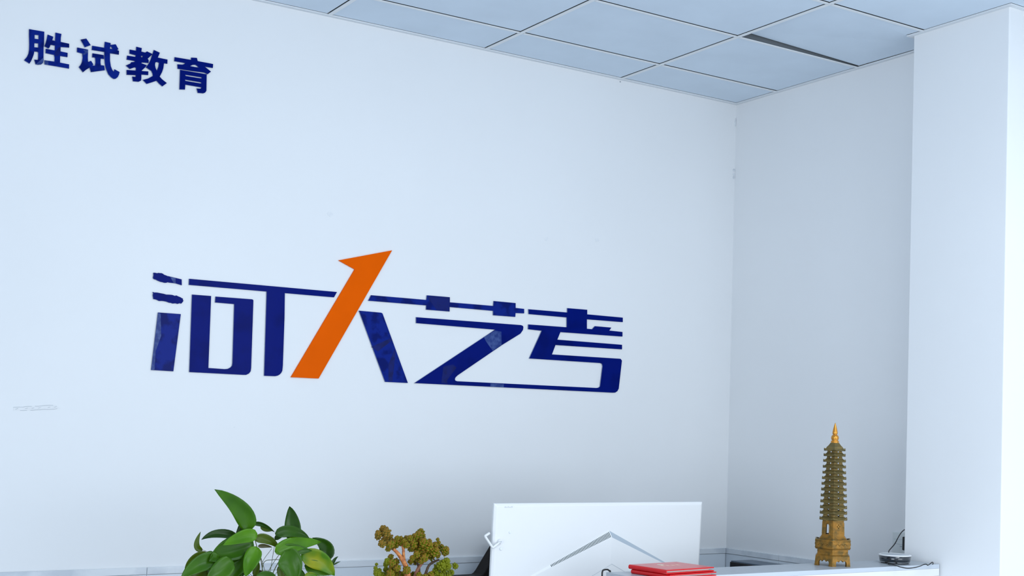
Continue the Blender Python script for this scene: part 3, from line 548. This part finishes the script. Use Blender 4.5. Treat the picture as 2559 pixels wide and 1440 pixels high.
# headphone hook on the left rim
h = [lp('hook0', -.006), lp('hook1', -.010), lp('hook2', -.010), lp('hook3', -.014)]
hook = tube('headphone_hook', [h[0]] + [h[0].lerp(h[1], .5)] + spline([h[0].lerp(h[1], .82), h[1] + Vector((0, 0, .001)), h[1].lerp(h[2], .2)], 4) + spline([h[1].lerp(h[2], .8), h[2] + Vector((.001, 0, 0)), h[2].lerp(h[3], .3)], 4) + [h[3]], .0036, M_white, mon, 10)
def disc(name, c, r, th, parent, mm):
    V, F = [], []
    for rr, yy in ((r, 0), (r, -th * .6), (r * .8, -th)):
        for k in range(16):
            V.append((c.x + rr * math.cos(k * math.pi / 8), c.y + yy, c.z + rr * math.sin(k * math.pi / 8)))
    for i in range(2):
        for k in range(16): F.append((i * 16 + k, i * 16 + (k + 1) % 16, (i + 1) * 16 + (k + 1) % 16, (i + 1) * 16 + k))
    F.append(tuple(range(32, 48)))
    return raw(name, V, F, mm, parent)
disc('hook_mount', h[0] + Vector((0, .0062, 0)), .0072, .007, hook, M_white)
disc('screw', h[0] + Vector((.001, -.001, 0)), .0022, .0012, hook, M_seam)
M_bump = mat('rubber_white', (.74, .77, .80), .5)
disc('rubber_bump', lp('dot1', .0005), .0042, .003, mon, M_bump)
disc('rubber_bump', lp('dot2', .0005), .0052, .0036, mon, M_bump)
# worn remains of a sticker on the top rim
ch = lp('chip')
random.seed(8)
V, F = [], []
for k in range(9):
    x = ch.x - .014 + k * .0036
    v, f = tube_vf([(x, -.0002 + (.004 if k % 3 else .0), ch.z + random.uniform(-.0015, .001)), (x + random.uniform(.002, .005), .0002, ch.z + random.uniform(-.0015, .001))], .00045, 5)
    F += [tuple(i + len(V) for i in q) for q in f]; V += v
v, f = tube_vf([(ch.x - .015, -.0001, ch.z - .003), (ch.x + .013, -.0001, ch.z - .003)], .0005, 5)
F += [tuple(i + len(V) for i in q) for q in f]; V += v
raw('sticker_residue', V, F, mat('sticker_grey', (.42, .45, .48), .7), mon)
box('stand_neck', -.05, .05, -.012, dep - .001, .008, .12, M_white, mon, .004)
st_ = box('stand_base', -.14, .14, -.09, .12, 0, .010, M_white, mon, .004)
st_.rotation_euler = (-tilt, 0, 0)

# ---------------------------------------------------------------- black chair behind the screen
ch = CHAIR
chair = empty('office_chair', (-.95, -.20, 0))
tag(chair, 'black office chair mostly hidden behind the white monitor', 'chair')
lc = [(p[0] + .95, p[2]) for p in ch]
left = spline([(x, 0, z) for x, z in lc[:6]], 3)
outline = [(p.x, p.z) for p in left] + [lc[6], (lc[6][0] + .002, lc[6][1] - .03), (lc[6][0] + .16, lc[6][1] - .12)]
prof = outline + [(.02 - x, z) for x, z in reversed(outline)]
bk = prism('backrest', [prof], -.005, .06, 'y', M_leather, chair)
b3 = bk.modifiers.new('soft_edge', 'BEVEL'); b3.width = .006; b3.segments = 2; b3.limit_method = 'ANGLE'
box('seat', -.25, .25, -.28, .02, .43, .52, M_leather, chair, .02)
box('back_bracket', -.04, .04, .02, .05, .42, .90, M_black, chair, .004)
lathe('gas_column', [(.03, .06), (.03, .30), (.02, .30), (.02, .44)], M_black, chair, 16, (0, -.14, 0))
for k in range(5):
    a = math.radians(90 + 72 * k)
    V, F = tube_vf([(0, 0, .09), (.09 * math.cos(a), .09 * math.sin(a), .08), (.20 * math.cos(a), .20 * math.sin(a) * .65, .055)], [.022, .018, .013], 8)
    lg = raw('leg', V, F, M_black, chair, (0, -.14, 0), smooth=True)
    V, F = tube_vf([(.20 * math.cos(a) - .012, .20 * math.sin(a) * .65, .025), (.20 * math.cos(a) + .012, .20 * math.sin(a) * .65, .025)], .025, 14)
    raw('caster', V, F, M_black, lg, smooth=False)

# ---------------------------------------------------------------- slim black computer tower on the desk
t0, t1, t2 = TOWER
tw = t2[0] - t0[0]
tower = empty('computer_tower', ((t0[0] + t2[0]) / 2, t0[1] - .12, DESK_Z))
tag(tower, 'slim black device with a grey top, standing behind the ledge', 'computer')
th = t0[2] - DESK_Z
box('case', -tw / 2, tw / 2, -.26, .12, .006, th - .003, M_black, tower, .001)
box('top_cover', -tw / 2 + .004, tw / 2, -.26, .119, th - .003, th + .001, M_device, tower, .0008)
for sx in (-1, 1):
    for sy in (-.22, .09): box('rubber_foot', sx * tw * .35 - .008, sx * tw * .35 + .008, sy - .008, sy + .008, 0, .006, M_rubber, tower)

# black cable bent over the rear corner of the ledge
cb = empty('black_cable', (lx0, lyb + .012, lz))
tag(cb, 'black cable bent up behind the near end of the grey ledge', 'cable')
tube('cable', spline([(-.0045, 0, -.14), (-.0045, 0, -.02), (-.0035, 0, .001), (.002, -.001, .0055), (.012, -.002, .006), (.016, -.004, .003), (.017, -.008, -.002), (.019, .004, -.05), (.019, .004, -.12)], 6), .0023, M_rubber, cb, 8)

# ---------------------------------------------------------------- two red certificate folders
def folder(zbase, th, dx, dy, rz, label):
    c = [Vector(p) for p in CERT]
    cen = sum(c, Vector()) / 4
    w = ((c[2] - c[3]).length + (c[1] - c[0]).length) / 2
    h_ = ((c[3] - c[0]).length + (c[2] - c[1]).length) / 2
    ax = ((c[2] - c[3]) + (c[1] - c[0]))
    ang = math.atan2(ax.y, ax.x)
    root = empty('certificate_folder', (cen.x + dx, cen.y + dy, zbase), (0, 0, ang + rz))
    tag(root, label, 'certificate', 'red certificate folders on the ledge')
    cv = .0036
    x0, x1, y0, y1 = -w / 2, w / 2, -h_ / 2, h_ / 2
    box('back_cover', x0 + .003, x1, y0, y1, 0, cv, M_red, root, .0014)
    box('front_cover', x0 + .003, x1, y0, y1, th - cv, th, M_red, root, .0014)
    V, F = [], []
    n = 9
    for yy in (y0, y1):
        for k in range(n):
            a = math.pi / 2 + math.pi * k / (n - 1)
            V.append((x0 + .004 + math.cos(a) * .0045, yy, th / 2 + math.sin(a) * th / 2))
        for k in range(n):
            a = math.pi * 1.5 - math.pi * k / (n - 1)
            V.append((x0 + .004 + math.cos(a) * .0018, yy, th / 2 + math.sin(a) * (th / 2 - .0022)))
    q = 2 * n
    for k in range(q): F.append((k, (k + 1) % q, (k + 1) % q + q, k + q))
    for base in (0, q):
        for k in range(n - 1): F.append((base + k, base + k + 1, base + q - 2 - k, base + q - 1 - k))
    raw('spine', V, F, M_red, root, smooth=False)
    box('pages', x0 + .005, x1 - .011, y0 + .010, y1 - .010, cv, th - cv, M_page, root)
    return root, w, h_, th
ch_ = CERTH[0]
f1, w, h_, th = folder(lz, ch_ / 2 - .0004, .004, -.006, math.radians(1.0), 'red certificate folder at the bottom of the stack on the ledge')
f2, w, h_, th = folder(lz + ch_ / 2, ch_ / 2, 0, 0, 0, 'red certificate folder on top of the stack, with foil print on its cover')
em = lathe('foil_emblem', [(.010, 0), (.010, .0003)], M_foil, f2, 20, (-.012, .030, th))
for k in range(4):
    x = -.034 + k * .020
    bm = bmesh.new()
    for q in range(3): box_bm(bm, x, x + .012, .002 + q * .0045, .0035 + q * .0045, th, th + .0003)
    box_bm(bm, x + .005, x + .0068, -.0005, .015, th, th + .00035)
    from_bm('foil_lettering', bm, M_foil, f2)

# ---------------------------------------------------------------- bronze pagoda
u = PAG['m']
pag = empty('pagoda_figurine', PAG['loc'], (0, 0, 0))
tag(pag, 'tall thirteen-tier bronze pagoda figurine standing on the grey ledge', 'figurine')
vx = Vector(PAG['loc']) - Vector(CAM['loc'])
facing = math.atan2(-vx.y, -vx.x) 
pag.rotation_euler = (0, 0, facing)
def hexr(w): return w * u / math.cos(math.radians(30))        # silhouette half-width to circumradius
def Zp(y): return (1349 - y) * u
def hexring(w, y): 
    R_ = hexr(w)
    return [(R_ * math.cos(math.radians(60 * k)), R_ * math.sin(math.radians(60 * k)), Zp(y)) for k in range(6)]
def hexloft(name, prof, mm, parent, cap=True):
    V, F = [], []
    for w, y in prof: V += hexring(w, y)
    for i in range(len(prof) - 1):
        for k in range(6): F.append((i * 6 + k, i * 6 + (k + 1) % 6, (i + 1) * 6 + (k + 1) % 6, (i + 1) * 6 + k))
    if cap:
        F.append(tuple(range(6))); F.append(tuple(range((len(prof) - 1) * 6, len(prof) * 6)))
    o = raw(name, V, F, mm, parent)
    b = o.modifiers.new('soft_edge', 'BEVEL'); b.width = .0006; b.segments = 1; b.limit_method = 'ANGLE'
    return o
def hexpanels(name, wlo, ylo, whi, yhi, holes, mm, parent, th=.0025):
    """six upright panels round the axis, one mesh, each pierced by the given outline (unit panel coordinates)"""
    V, F = [], []
    lo, hi = hexring(wlo, ylo), hexring(whi, yhi)
    for k in range(6):
        a, b = Vector(lo[k]), Vector(lo[(k + 1) % 6])
        c, d = Vector(hi[(k + 1) % 6]), Vector(hi[k])
        n = ((a + b) / 2); n.z = 0; n.normalize()
        loops = [[(0, 0), (1, 0), (1, 1), (0, 1)]] + holes[k % len(holes)]
        flat = [p for l in loops for p in l]
        tris = tessellate_polygon([[Vector((p[0], p[1], 0)) for p in l] for l in loops])
        base = len(V); m_ = len(flat)
        for depth_ in (0, th):
            for s, t in flat:
                V.append(a.lerp(b, s).lerp(d.lerp(c, s), t) - n * depth_)
        F += [tuple(base + i for i in t) for t in tris] + [tuple(base + m_ + i for i in reversed(t)) for t in tris]
        q = 0
        for l in loops:
            for i in range(len(l)):
                j = (i + 1) % len(l)
                F.append((base + q + i, base + q + j, base + m_ + q + j, base + m_ + q + i))
            q += len(l)
    return raw(name, V, F, mm, parent)
circ = lambda cx, cy, rx, ry, n=12: [(cx + rx * math.cos(2 * math.pi * k / n), cy + ry * math.sin(2 * math.pi * k / n)) for k in range(n)]
# footed frame: each side is an apron with a scalloped arch between two feet
arch = [(0, 0), (.20, 0), (.22, .08), (.20, .16), (.20, .40), (.24, .52), (.33, .56), (.38, .46), (.42, .56), (.50, .66), (.58, .56), (.62, .46), (.67, .56), (.76, .52), (.80, .40), (.80, .16), (.78, .08), (.80, 0), (1, 0), (1, 1), (0, 1)]
V, F = [], []
lo, mid, hi = hexring(156, 1349), hexring(153, 1290), hexring(148, 1262)
for k in range(6):
    a, b = Vector(lo[k]), Vector(lo[(k + 1) % 6]); c, d = Vector(hi[(k + 1) % 6]), Vector(hi[k])
    n = ((a + b) / 2); n.z = 0; n.normalize()
    tris = tessellate_polygon([[Vector((p[0], p[1], 0)) for p in arch]])
    base, m_ = len(V), len(arch)
    for dp in (0, .007):
        for s, t in arch:
            p = a.lerp(b, s).lerp(d.lerp(c, s), t)
            V.append(p - n * dp)
    F += [tuple(base + i for i in t) for t in tris] + [tuple(base + m_ + i for i in reversed(t)) for t in tris]
    for i in range(m_):
        j = (i + 1) % m_
        F.append((base + i, base + j, base + m_ + j, base + m_ + i))
raw('footed_base', V, F, M_gold, pag)
hexloft('pedestal', [(148, 1264), (140, 1254), (133, 1246), (132, 1238), (134, 1215), (133, 1200)], M_gold, pag)
hexloft('pedestal_collar', [(146, 1201), (152, 1195), (153, 1185), (153, 1118), (149, 1113), (141, 1113), (139, 1120)], M_gold, pag)
# raised corner posts and scroll relief of the collar
V, F = [], []
for k in range(6):
    for s in (-1, 1):
        c_ = Vector(hexring(152, 1118)[k])
        nb = Vector(hexring(152, 1118)[(k + s) % 6])
        p0, p1 = c_, c_.lerp(nb, .16)
        q0, q1 = c_ * 1, c_.lerp(nb, .10)
        z_ = Vector((0, 0, 9 * u))
        inn = lambda p: Vector((p.x * .90, p.y * .90, p.z))
        v = [p0, p1, inn(p1), inn(p0), p0 + z_, q1 + z_ * .55, inn(q1) + z_ * .55, inn(p0) + z_]
        f = [(0, 1, 2, 3), (4, 5, 6, 7), (0, 1, 5, 4), (1, 2, 6, 5), (2, 3, 7, 6), (3, 0, 4, 7)]
        F += [tuple(i + len(V) for i in t) for t in f]; V += v
tag(raw('corner_point', V, F, M_bronze, pag), kind='stuff')
V, F = [], []
ring = hexring(153.5, 1165)
for k in range(6):
    a, b = Vector(ring[k]), Vector(ring[(k + 1) % 6])
    for arcn in range(3):
        s0_ = .18 + .22 * arcn
        pts = [a.lerp(b, s0_ + .20 * t) + Vector((0, 0, u * 16 * math.sin(math.pi * t))) for t in (0, .17, .33, .5, .67, .83, 1)]
        v, f = tube_vf(pts, u * 3.2, 6)
        F += [tuple(i + len(V) for i in t) for t in f]; V += v
    for yy in (1188, 1128):
        v, f = tube_vf([a.lerp(b, .02) + Vector((0, 0, (1165 - yy) * u)), a.lerp(b, .98) + Vector((0, 0, (1165 - yy) * u))], u * 2.4, 6)
        F += [tuple(i + len(V) for i in t) for t in f]; V += v
tag(raw('scroll_relief', V, F, M_gold, pag, smooth=True), kind='stuff')
hexloft('stepped_plinth', [(122, 1120), (122, 1109), (114, 1109), (114, 1099), (107, 1099), (106, 1089), (100, 1088), (99, 1076)], M_gold, pag)
# ground floor: an arched doorway and a coin-pierced brick face by turns
door = [(.33, .06), (.62, .06), (.62, .62), (.585, .71), (.52, .755), (.475, .755), (.40, .71), (.33, .62)]
coin = [[(.44, .60), (.40, .66), (.395, .72), (.43, .68)], [(.52, .62), (.57, .66), (.575, .72), (.55, .68)]]
def petal(cx, cy, ang):
    pts = []
    for t, w_ in ((0, 0), (.3, .035), (.6, .045), (.85, .03), (1, 0), (.85, -.03), (.6, -.045), (.3, -.035)):
        x, y = -.06 + .12 * t, w_
        pts.append((cx + (x * math.cos(ang) - y * math.sin(ang)) * .95, cy + (x * math.sin(ang) + y * math.cos(ang)) * .75))
    return pts
coin = [petal(.5 + .115 * math.cos(a), .60 + .105 * math.sin(a), a + math.pi / 2) for a in (0, math.pi / 2, math.pi, 3 * math.pi / 2)]
hexpanels('ground_storey', 97, 1077, 93, 945, [coin, [door]], M_gold, pag, .003)
V, F = [], []
for k in (0, 2, 4):
    for c_ in range(11):
        t = .10 + .075 * c_
        lo_, hi_ = hexring(97.6, 1077), hexring(93.6, 945)
        a = Vector(lo_[k]).lerp(Vector(hi_[k]), t); b = Vector(lo_[(k + 1) % 6]).lerp(Vector(hi_[(k + 1) % 6]), t)
        spans = [(.06, .30), (.33, .62), (.65, .94)] if c_ % 2 == 0 else [(.06, .45), (.48, .78), (.81, .94)]
        if .44 < t < .78: spans = [(.06, .28), (.72, .94)]
        for sa, sb in spans:
            v, f = tube_vf([a.lerp(b, sa), a.lerp(b, sb)], u * 2.2, 5)
            F += [tuple(i + len(V) for i in q) for q in f]; V += v
tag(raw('brick_relief', V, F, M_gold, pag), kind='stuff')
V, F = [], []
for k in (1, 3, 5):
    lo_, hi_ = hexring(97.6, 1077), hexring(93.6, 945)
    P2 = lambda s, t: Vector(lo_[k]).lerp(Vector(lo_[(k + 1) % 6]), s).lerp(Vector(hi_[k]).lerp(Vector(hi_[(k + 1) % 6]), s), t)
    v, f = tube_vf([P2(.28, .04), P2(.28, .62), P2(.35, .75), P2(.475, .81), P2(.60, .75), P2(.67, .62), P2(.67, .04)], u * 2.6, 6)
    F += [tuple(i + len(V) for i in q) for q in f]; V += v
tag(raw('door_moulding', V, F, M_gold, pag), kind='stuff')
eaves = [(925, 121), (872, 119.5), (822, 118), (770, 116), (717, 114), (663, 111), (611, 109), (560, 106), (510, 103), (457, 101), (404, 99), (352, 96), (303, 94)]
for i, (ye, we) in enumerate(eaves):
    last = i == len(eaves) - 1
    wall_w = we - 31                          # the storey standing on this eave
    below_w = (we - 29) if i else 93
    tops = 258 if last else ye - 24
    V, F = [], []
    # each ring: four points a side; the corners turn up, the eave edge stays level between them
    rings = [(below_w - 2, ye + 19, 0), (we - 6, ye + 20, 7), (we, ye + 19, 21), (we - 3, ye + 13, 20), (we - 11, ye + 8, 8), (we - 20, ye - 4, 2)]
    rings += [(72, 290, 0), (52, 270, 0), (38, 250, 0)] if last else [(wall_w + 1, ye - 14, 0)]
    for w_, y_, up in rings:
        hr = hexring(w_, y_)
        for k in range(6):
            for s_, c_ in ((0, 1), (.16, .35), (.5, 0), (.84, .35)):
                V.append(Vector(hr[k]).lerp(Vector(hr[(k + 1) % 6]), s_) + Vector((0, 0, up * u * c_)))
    for r_ in range(len(rings) - 1):
        for k in range(24): F.append((r_ * 24 + k, r_ * 24 + (k + 1) % 24, (r_ + 1) * 24 + (k + 1) % 24, (r_ + 1) * 24 + k))
    if last: F.append(tuple(range((len(rings) - 1) * 24, len(rings) * 24)))
    raw('eave', V, F, M_bronze, pag)
    if not last:
        yn = eaves[i + 1][0]
        hexpanels('storey', wall_w + 1, ye - 13, eaves[i + 1][1] - 30, yn + 20, [[circ(.5, .52, .10, .42)]], M_bronzewall, pag, .002)
lathe('finial', [(r_ * u, Zp(y_)) for r_, y_ in [(38, 252), (36, 246), (33, 244), (36, 240), (36, 234), (30, 231), (26, 228), (31, 220), (34, 209), (34, 200), (30, 188), (22, 179), (17, 176), (18, 172), (23, 168), (23.5, 163), (22, 150), (17, 125), (11, 100), (5, 78), (1, 68)]], M_goldbright, pag, 24)

# ---------------------------------------------------------------- round smart device with its cords
e = DISC['m']
dv = empty('round_device', DISC['loc'])
tag(dv, 'round glossy black device with a white top rim on the ledge beside the pillar', 'speaker')
toc = math.atan2(CAM['loc'][1] - DISC['loc'][1], CAM['loc'][0] - DISC['loc'][0])
dv.rotation_euler = (0, 0, toc)
lathe('rubber_foot', [(33 * e, 0), (33 * e, 3 * e)], M_rubber, dv, 40)
lathe('body', [(34 * e, 2.2 * e), (36.5 * e, 3.2 * e), (39.2 * e, 19.0 * e), (38 * e, 19.4 * e)], M_navyglass, dv, 64)
lathe('top_rim', [(39.4 * e, 19.0 * e), (39.9 * e, 20.0 * e), (39.2 * e, 21.4 * e), (36 * e, 22.0 * e), (34.5 * e, 21.6 * e), (34.2 * e, 21.0 * e)], M_white, dv, 64)
lathe('top_plate', [(34.3 * e, 20.4 * e), (34.3 * e, 21.2 * e), (8 * e, 21.4 * e)], mat('plate_grey', (.46, .50, .54), .3), dv, 48)
lathe('base_ring', [(35.5 * e, 2.4 * e), (37 * e, 3.0 * e), (37.0 * e, 3.9 * e), (36.5 * e, 4.1 * e)], mat('steel_ring', (.45, .47, .5), .3, metal=.8), dv, 64)
# recess for the connector, at the near side
V, F = [], []
for rr in (36.2, 38.4):
    for a_, z_ in ((-46, 3), (-39, 9.5), (-11, 9.5), (-4, 3)):
        ang = math.radians(a_ + 14)
        V.append((rr * e * math.cos(ang), rr * e * math.sin(ang), z_ * e))
F = [(0, 1, 2, 3), (4, 5, 6, 7), (0, 1, 5, 4), (1, 2, 6, 5), (2, 3, 7, 6), (3, 0, 4, 7)]
raw('port_recess', V, F, M_rubber, dv)
inv = Matrix.Rotation(-toc, 3, 'Z')
loc = lambda p: inv @ (Vector(p) - Vector(DISC['loc']))
pc = tube('power_cord', spline([loc(p) for p in CORD1], 6), .0017, M_rubber, dv, 8)
uc = tube('charging_cord', spline([loc(p) for p in CORD2], 6), .0015, M_rubber, dv, 8)

# socket plate and the adapter plugged into it, in the niche behind the pillar
o_ = OUT
pb = empty('wall_socket', (0, (o_['pl'][1] + .086 * -1) / 1 + .043, o_['pl'][2] - .045))
y1_ = o_['pl'][1]
pb.location = (0, y1_ - .040, 1.116)
tag(pb, 'white wall socket plate in the niche beside the pillar', 'socket')
M_plate = mat('socket_plate', (.70, .74, .74), .35)
box('plate', -.008, 0, -.043, .043, -.043, .043, M_plate, pb, .002)
for zz in (.019, .003):
    box('seam', -.0086, -.0075, -.036, .036, zz - .0006, zz + .0006, M_seam, pb)
box('switch_dot', -.009, -.0075, .002, .010, -.006, -.002, M_seam, pb)
ad = empty('power_adapter', (-.008, o_['a'][1] - .034, 1.124))
tag(ad, 'black power adapter plugged in by the pillar edge above the ledge', 'adapter')
box('adapter_body', -.016, 0, -.030, .030, -.023, .023, M_rubber, ad, .003)
box('plug_face', -.0005, .0005, -.018, .018, -.015, .015, M_black, ad)

# ---------------------------------------------------------------- trailing pothos
FACE = (Vector(CAM['loc']) - Vector((POT1[0], POT1[1], 1.15))).normalized()
def leaf(b, c, t, w, roll, origin, rnd):
    b, c, t = Vector(b), Vector(c), Vector(t)
    n, cross = 12, (-1, -.72, -.36, 0, .36, .72, 1)
    V, F = [], []
    for i in range(n + 1):
        s = i / n
        p = b * (1 - s) ** 2 + c * 2 * s * (1 - s) + t * s * s
        tan = ((c - b) * (1 - s) + (t - c) * s).normalized()
        side = tan.cross(FACE).normalized()
        nor = side.cross(tan).normalized()
        if nor.dot(FACE) < 0: nor = -nor
        rs = Matrix.Rotation(roll, 3, tan)
        side, nor = rs @ side, rs @ nor
        hw = w * .5 * 2.2 * (s + .004) ** .42 * (1 - s) ** .80 * 1.03 * (1.0 if s < .98 else .6)
        if i == n: hw = 0.0002
        for k in cross:
            wob = .04 * w * math.sin(9 * s + 4 * k + rnd) * abs(k)
            V.append(p + side * hw * k + nor * (abs(k) ** 1.3 * hw * .34 + wob - .05 * w * math.sin(math.pi * s)) - origin)
    m_ = len(cross)
    for i in range(n):
        for k in range(m_ - 1): F.append((i * m_ + k, i * m_ + k + 1, (i + 1) * m_ + k + 1, (i + 1) * m_ + k))
    return V, F
p1 = Vector((POT1[0], POT1[1], DESK_Z))
plant = empty('potted_pothos', p1)
tag(plant, 'potted pothos with large glossy heart-shaped leaves, tallest of the two plants', 'plant')
lathe('pot', [(.045, 0), (.058, .01), (.072, .12), (.076, .155), (.076, .165), (.068, .165), (.066, .15)], M_ceramic, plant, 36)
lathe('soil', [(.066, .145), (.066, .152)], M_soil, plant, 24)
random.seed(11)
for k, (b, c, t, w, kind, roll) in enumerate(POTHOS):
    V, F = leaf(b, c, t, w, roll, p1, k * 1.7)
    o = raw('leaf', V, F, LEAF[kind], plant, smooth=True, recalc=False)
    sm = o.modifiers.new('thickness', 'SOLIDIFY'); sm.thickness = .0006; sm.offset = 0
    if kind == 'yellow': o['label'] = 'yellowing leaf'
soil = Vector((0, 0, .15))
for pts, w in STEMS:
    P = [Vector(p) - p1 for p in pts]
    r0 = w * .5
    if P[0].z < .33:
        P = [soil + Vector((P[0].x * .3, P[0].y * .3, 0)), soil.lerp(P[0], .55)] + P
    sp = spline(P, 5)
    tube('stem', sp, [r0 * (1.15 - .35 * i / len(sp)) for i in range(len(sp))], M_stem, plant, 7)

# ---------------------------------------------------------------- branching succulent
p2 = Vector((POT2[0], POT2[1], DESK_Z))
suc = empty('potted_succulent', p2)
tag(suc, 'bushy succulent with red-tipped rosettes and orange branches, beside the monitor', 'plant')
lathe('pot', [(.05, 0), (.062, .008), (.078, .10), (.084, .135), (.084, .148), (.075, .148), (.072, .13)], M_terra, suc, 36)
lathe('soil', [(.073, .125), (.073, .133)], M_soil, suc, 24)
def rosette_mesh(seed, green):
    random.seed(seed)
    V, F, MI = [], [], []
    def fleshy(d, L, w, th, base):
        d = d.normalized(); a = d.orthogonal().normalized(); a.rotate(Matrix.Rotation(random.uniform(0, 6.28), 3, d)); b_ = d.cross(a)
        up = Vector((0, 0, 1)); a = d.cross(up)
        if a.length < .1: a = d.orthogonal()
        a.normalize(); b_ = d.cross(a).normalized()
        n0 = len(V)
        prof_ = [(.0, .30), (.30, .70), (.62, 1.0), (.86, .80), (.98, .30)]
        for s, ww in prof_:
            for k in range(6):
                an = 2 * math.pi * k / 6
                V.append(base + d * L * s + a * math.cos(an) * w * ww + b_ * (math.sin(an) * th * ww + L * .10 * s * s))
        for i in range(len(prof_) - 1):
            for k in range(6):
                F.append((n0 + i * 6 + k, n0 + i * 6 + (k + 1) % 6, n0 + (i + 1) * 6 + (k + 1) % 6, n0 + (i + 1) * 6 + k)); MI.append(1 if i >= 3 else 0)
        F.append(tuple(n0 + 24 + k for k in range(6))); MI.append(1)
    for ring_, (cnt, el, L) in enumerate(((6, -.35, .95), (6, .15, 1.0), (5, .6, .9), (4, 1.0, .75), (2, 1.35, .6))):
        for k in range(cnt):
            az = 2 * math.pi * (k + .5 * (ring_ % 2)) / cnt + random.uniform(-.15, .15)
            e_ = el + random.uniform(-.1, .1)
            fleshy(Vector((math.cos(az) * math.cos(e_), math.sin(az) * math.cos(e_), math.sin(e_))), L * random.uniform(.88, 1.08), .36, .22, Vector((0, 0, .12 * ring_ - .2)))
    me = bpy.data.meshes.new('rosette')
    me.from_pydata([tuple(v) for v in V], [], F)
    me.materials.append(green); me.materials.append(M_tip if green is not M_succb else M_succ)
    for p, q in zip(me.polygons, MI): p.material_index = q; p.use_smooth = True
    bm = bmesh.new(); bm.from_mesh(me); bmesh.ops.recalc_face_normals(bm, faces=bm.faces); bm.to_mesh(me); bm.free()
    return me
RM = {g: [rosette_mesh(40 + 7 * g + k, (M_succ, M_succd, M_succb)[g]) for k in range(3)] for g in range(3)}
core = Vector((p2.x, p2.y, DESK_Z + .30))
random.seed(21)
for k, (x, y, z, rad, kind) in enumerate(ROS):
    o = bpy.data.objects.new('rosette', RM[kind][k % 3])
    o.parent = suc
    o.location = Vector((x, y, z)) - p2
    o.scale = (rad * 1.16,) * 3
    d = (Vector((x, y, z)) - core).normalized() + FACE * .75 + Vector((random.uniform(-.4, .4), random.uniform(-.3, .3), .35 + random.uniform(-.3, .4)))
    o.rotation_mode = 'QUATERNION'
    o.rotation_quaternion = d.to_track_quat('Z', 'Y')
    COL.objects.link(o)
for pts, ws, kind in BRANCH:
    P = spline([Vector(p) - p2 for p in pts], 5)
    n_ = len(P)
    W = [ws[min(len(ws) - 1, int(i / 5))] + (ws[min(len(ws) - 1, int(i / 5) + 1)] - ws[min(len(ws) - 1, int(i / 5))]) * (i % 5) / 5 for i in range(n_)]
    if P[0].z > .12: P = [Vector((P[0].x * .35, P[0].y * .35, .128))] + P; W = [W[0]] + W
    tube('branch', P, [w_ * .62 * (1 + .10 * (i % 2)) for i, w_ in enumerate(W)], BRANCHM[kind], suc, 9)
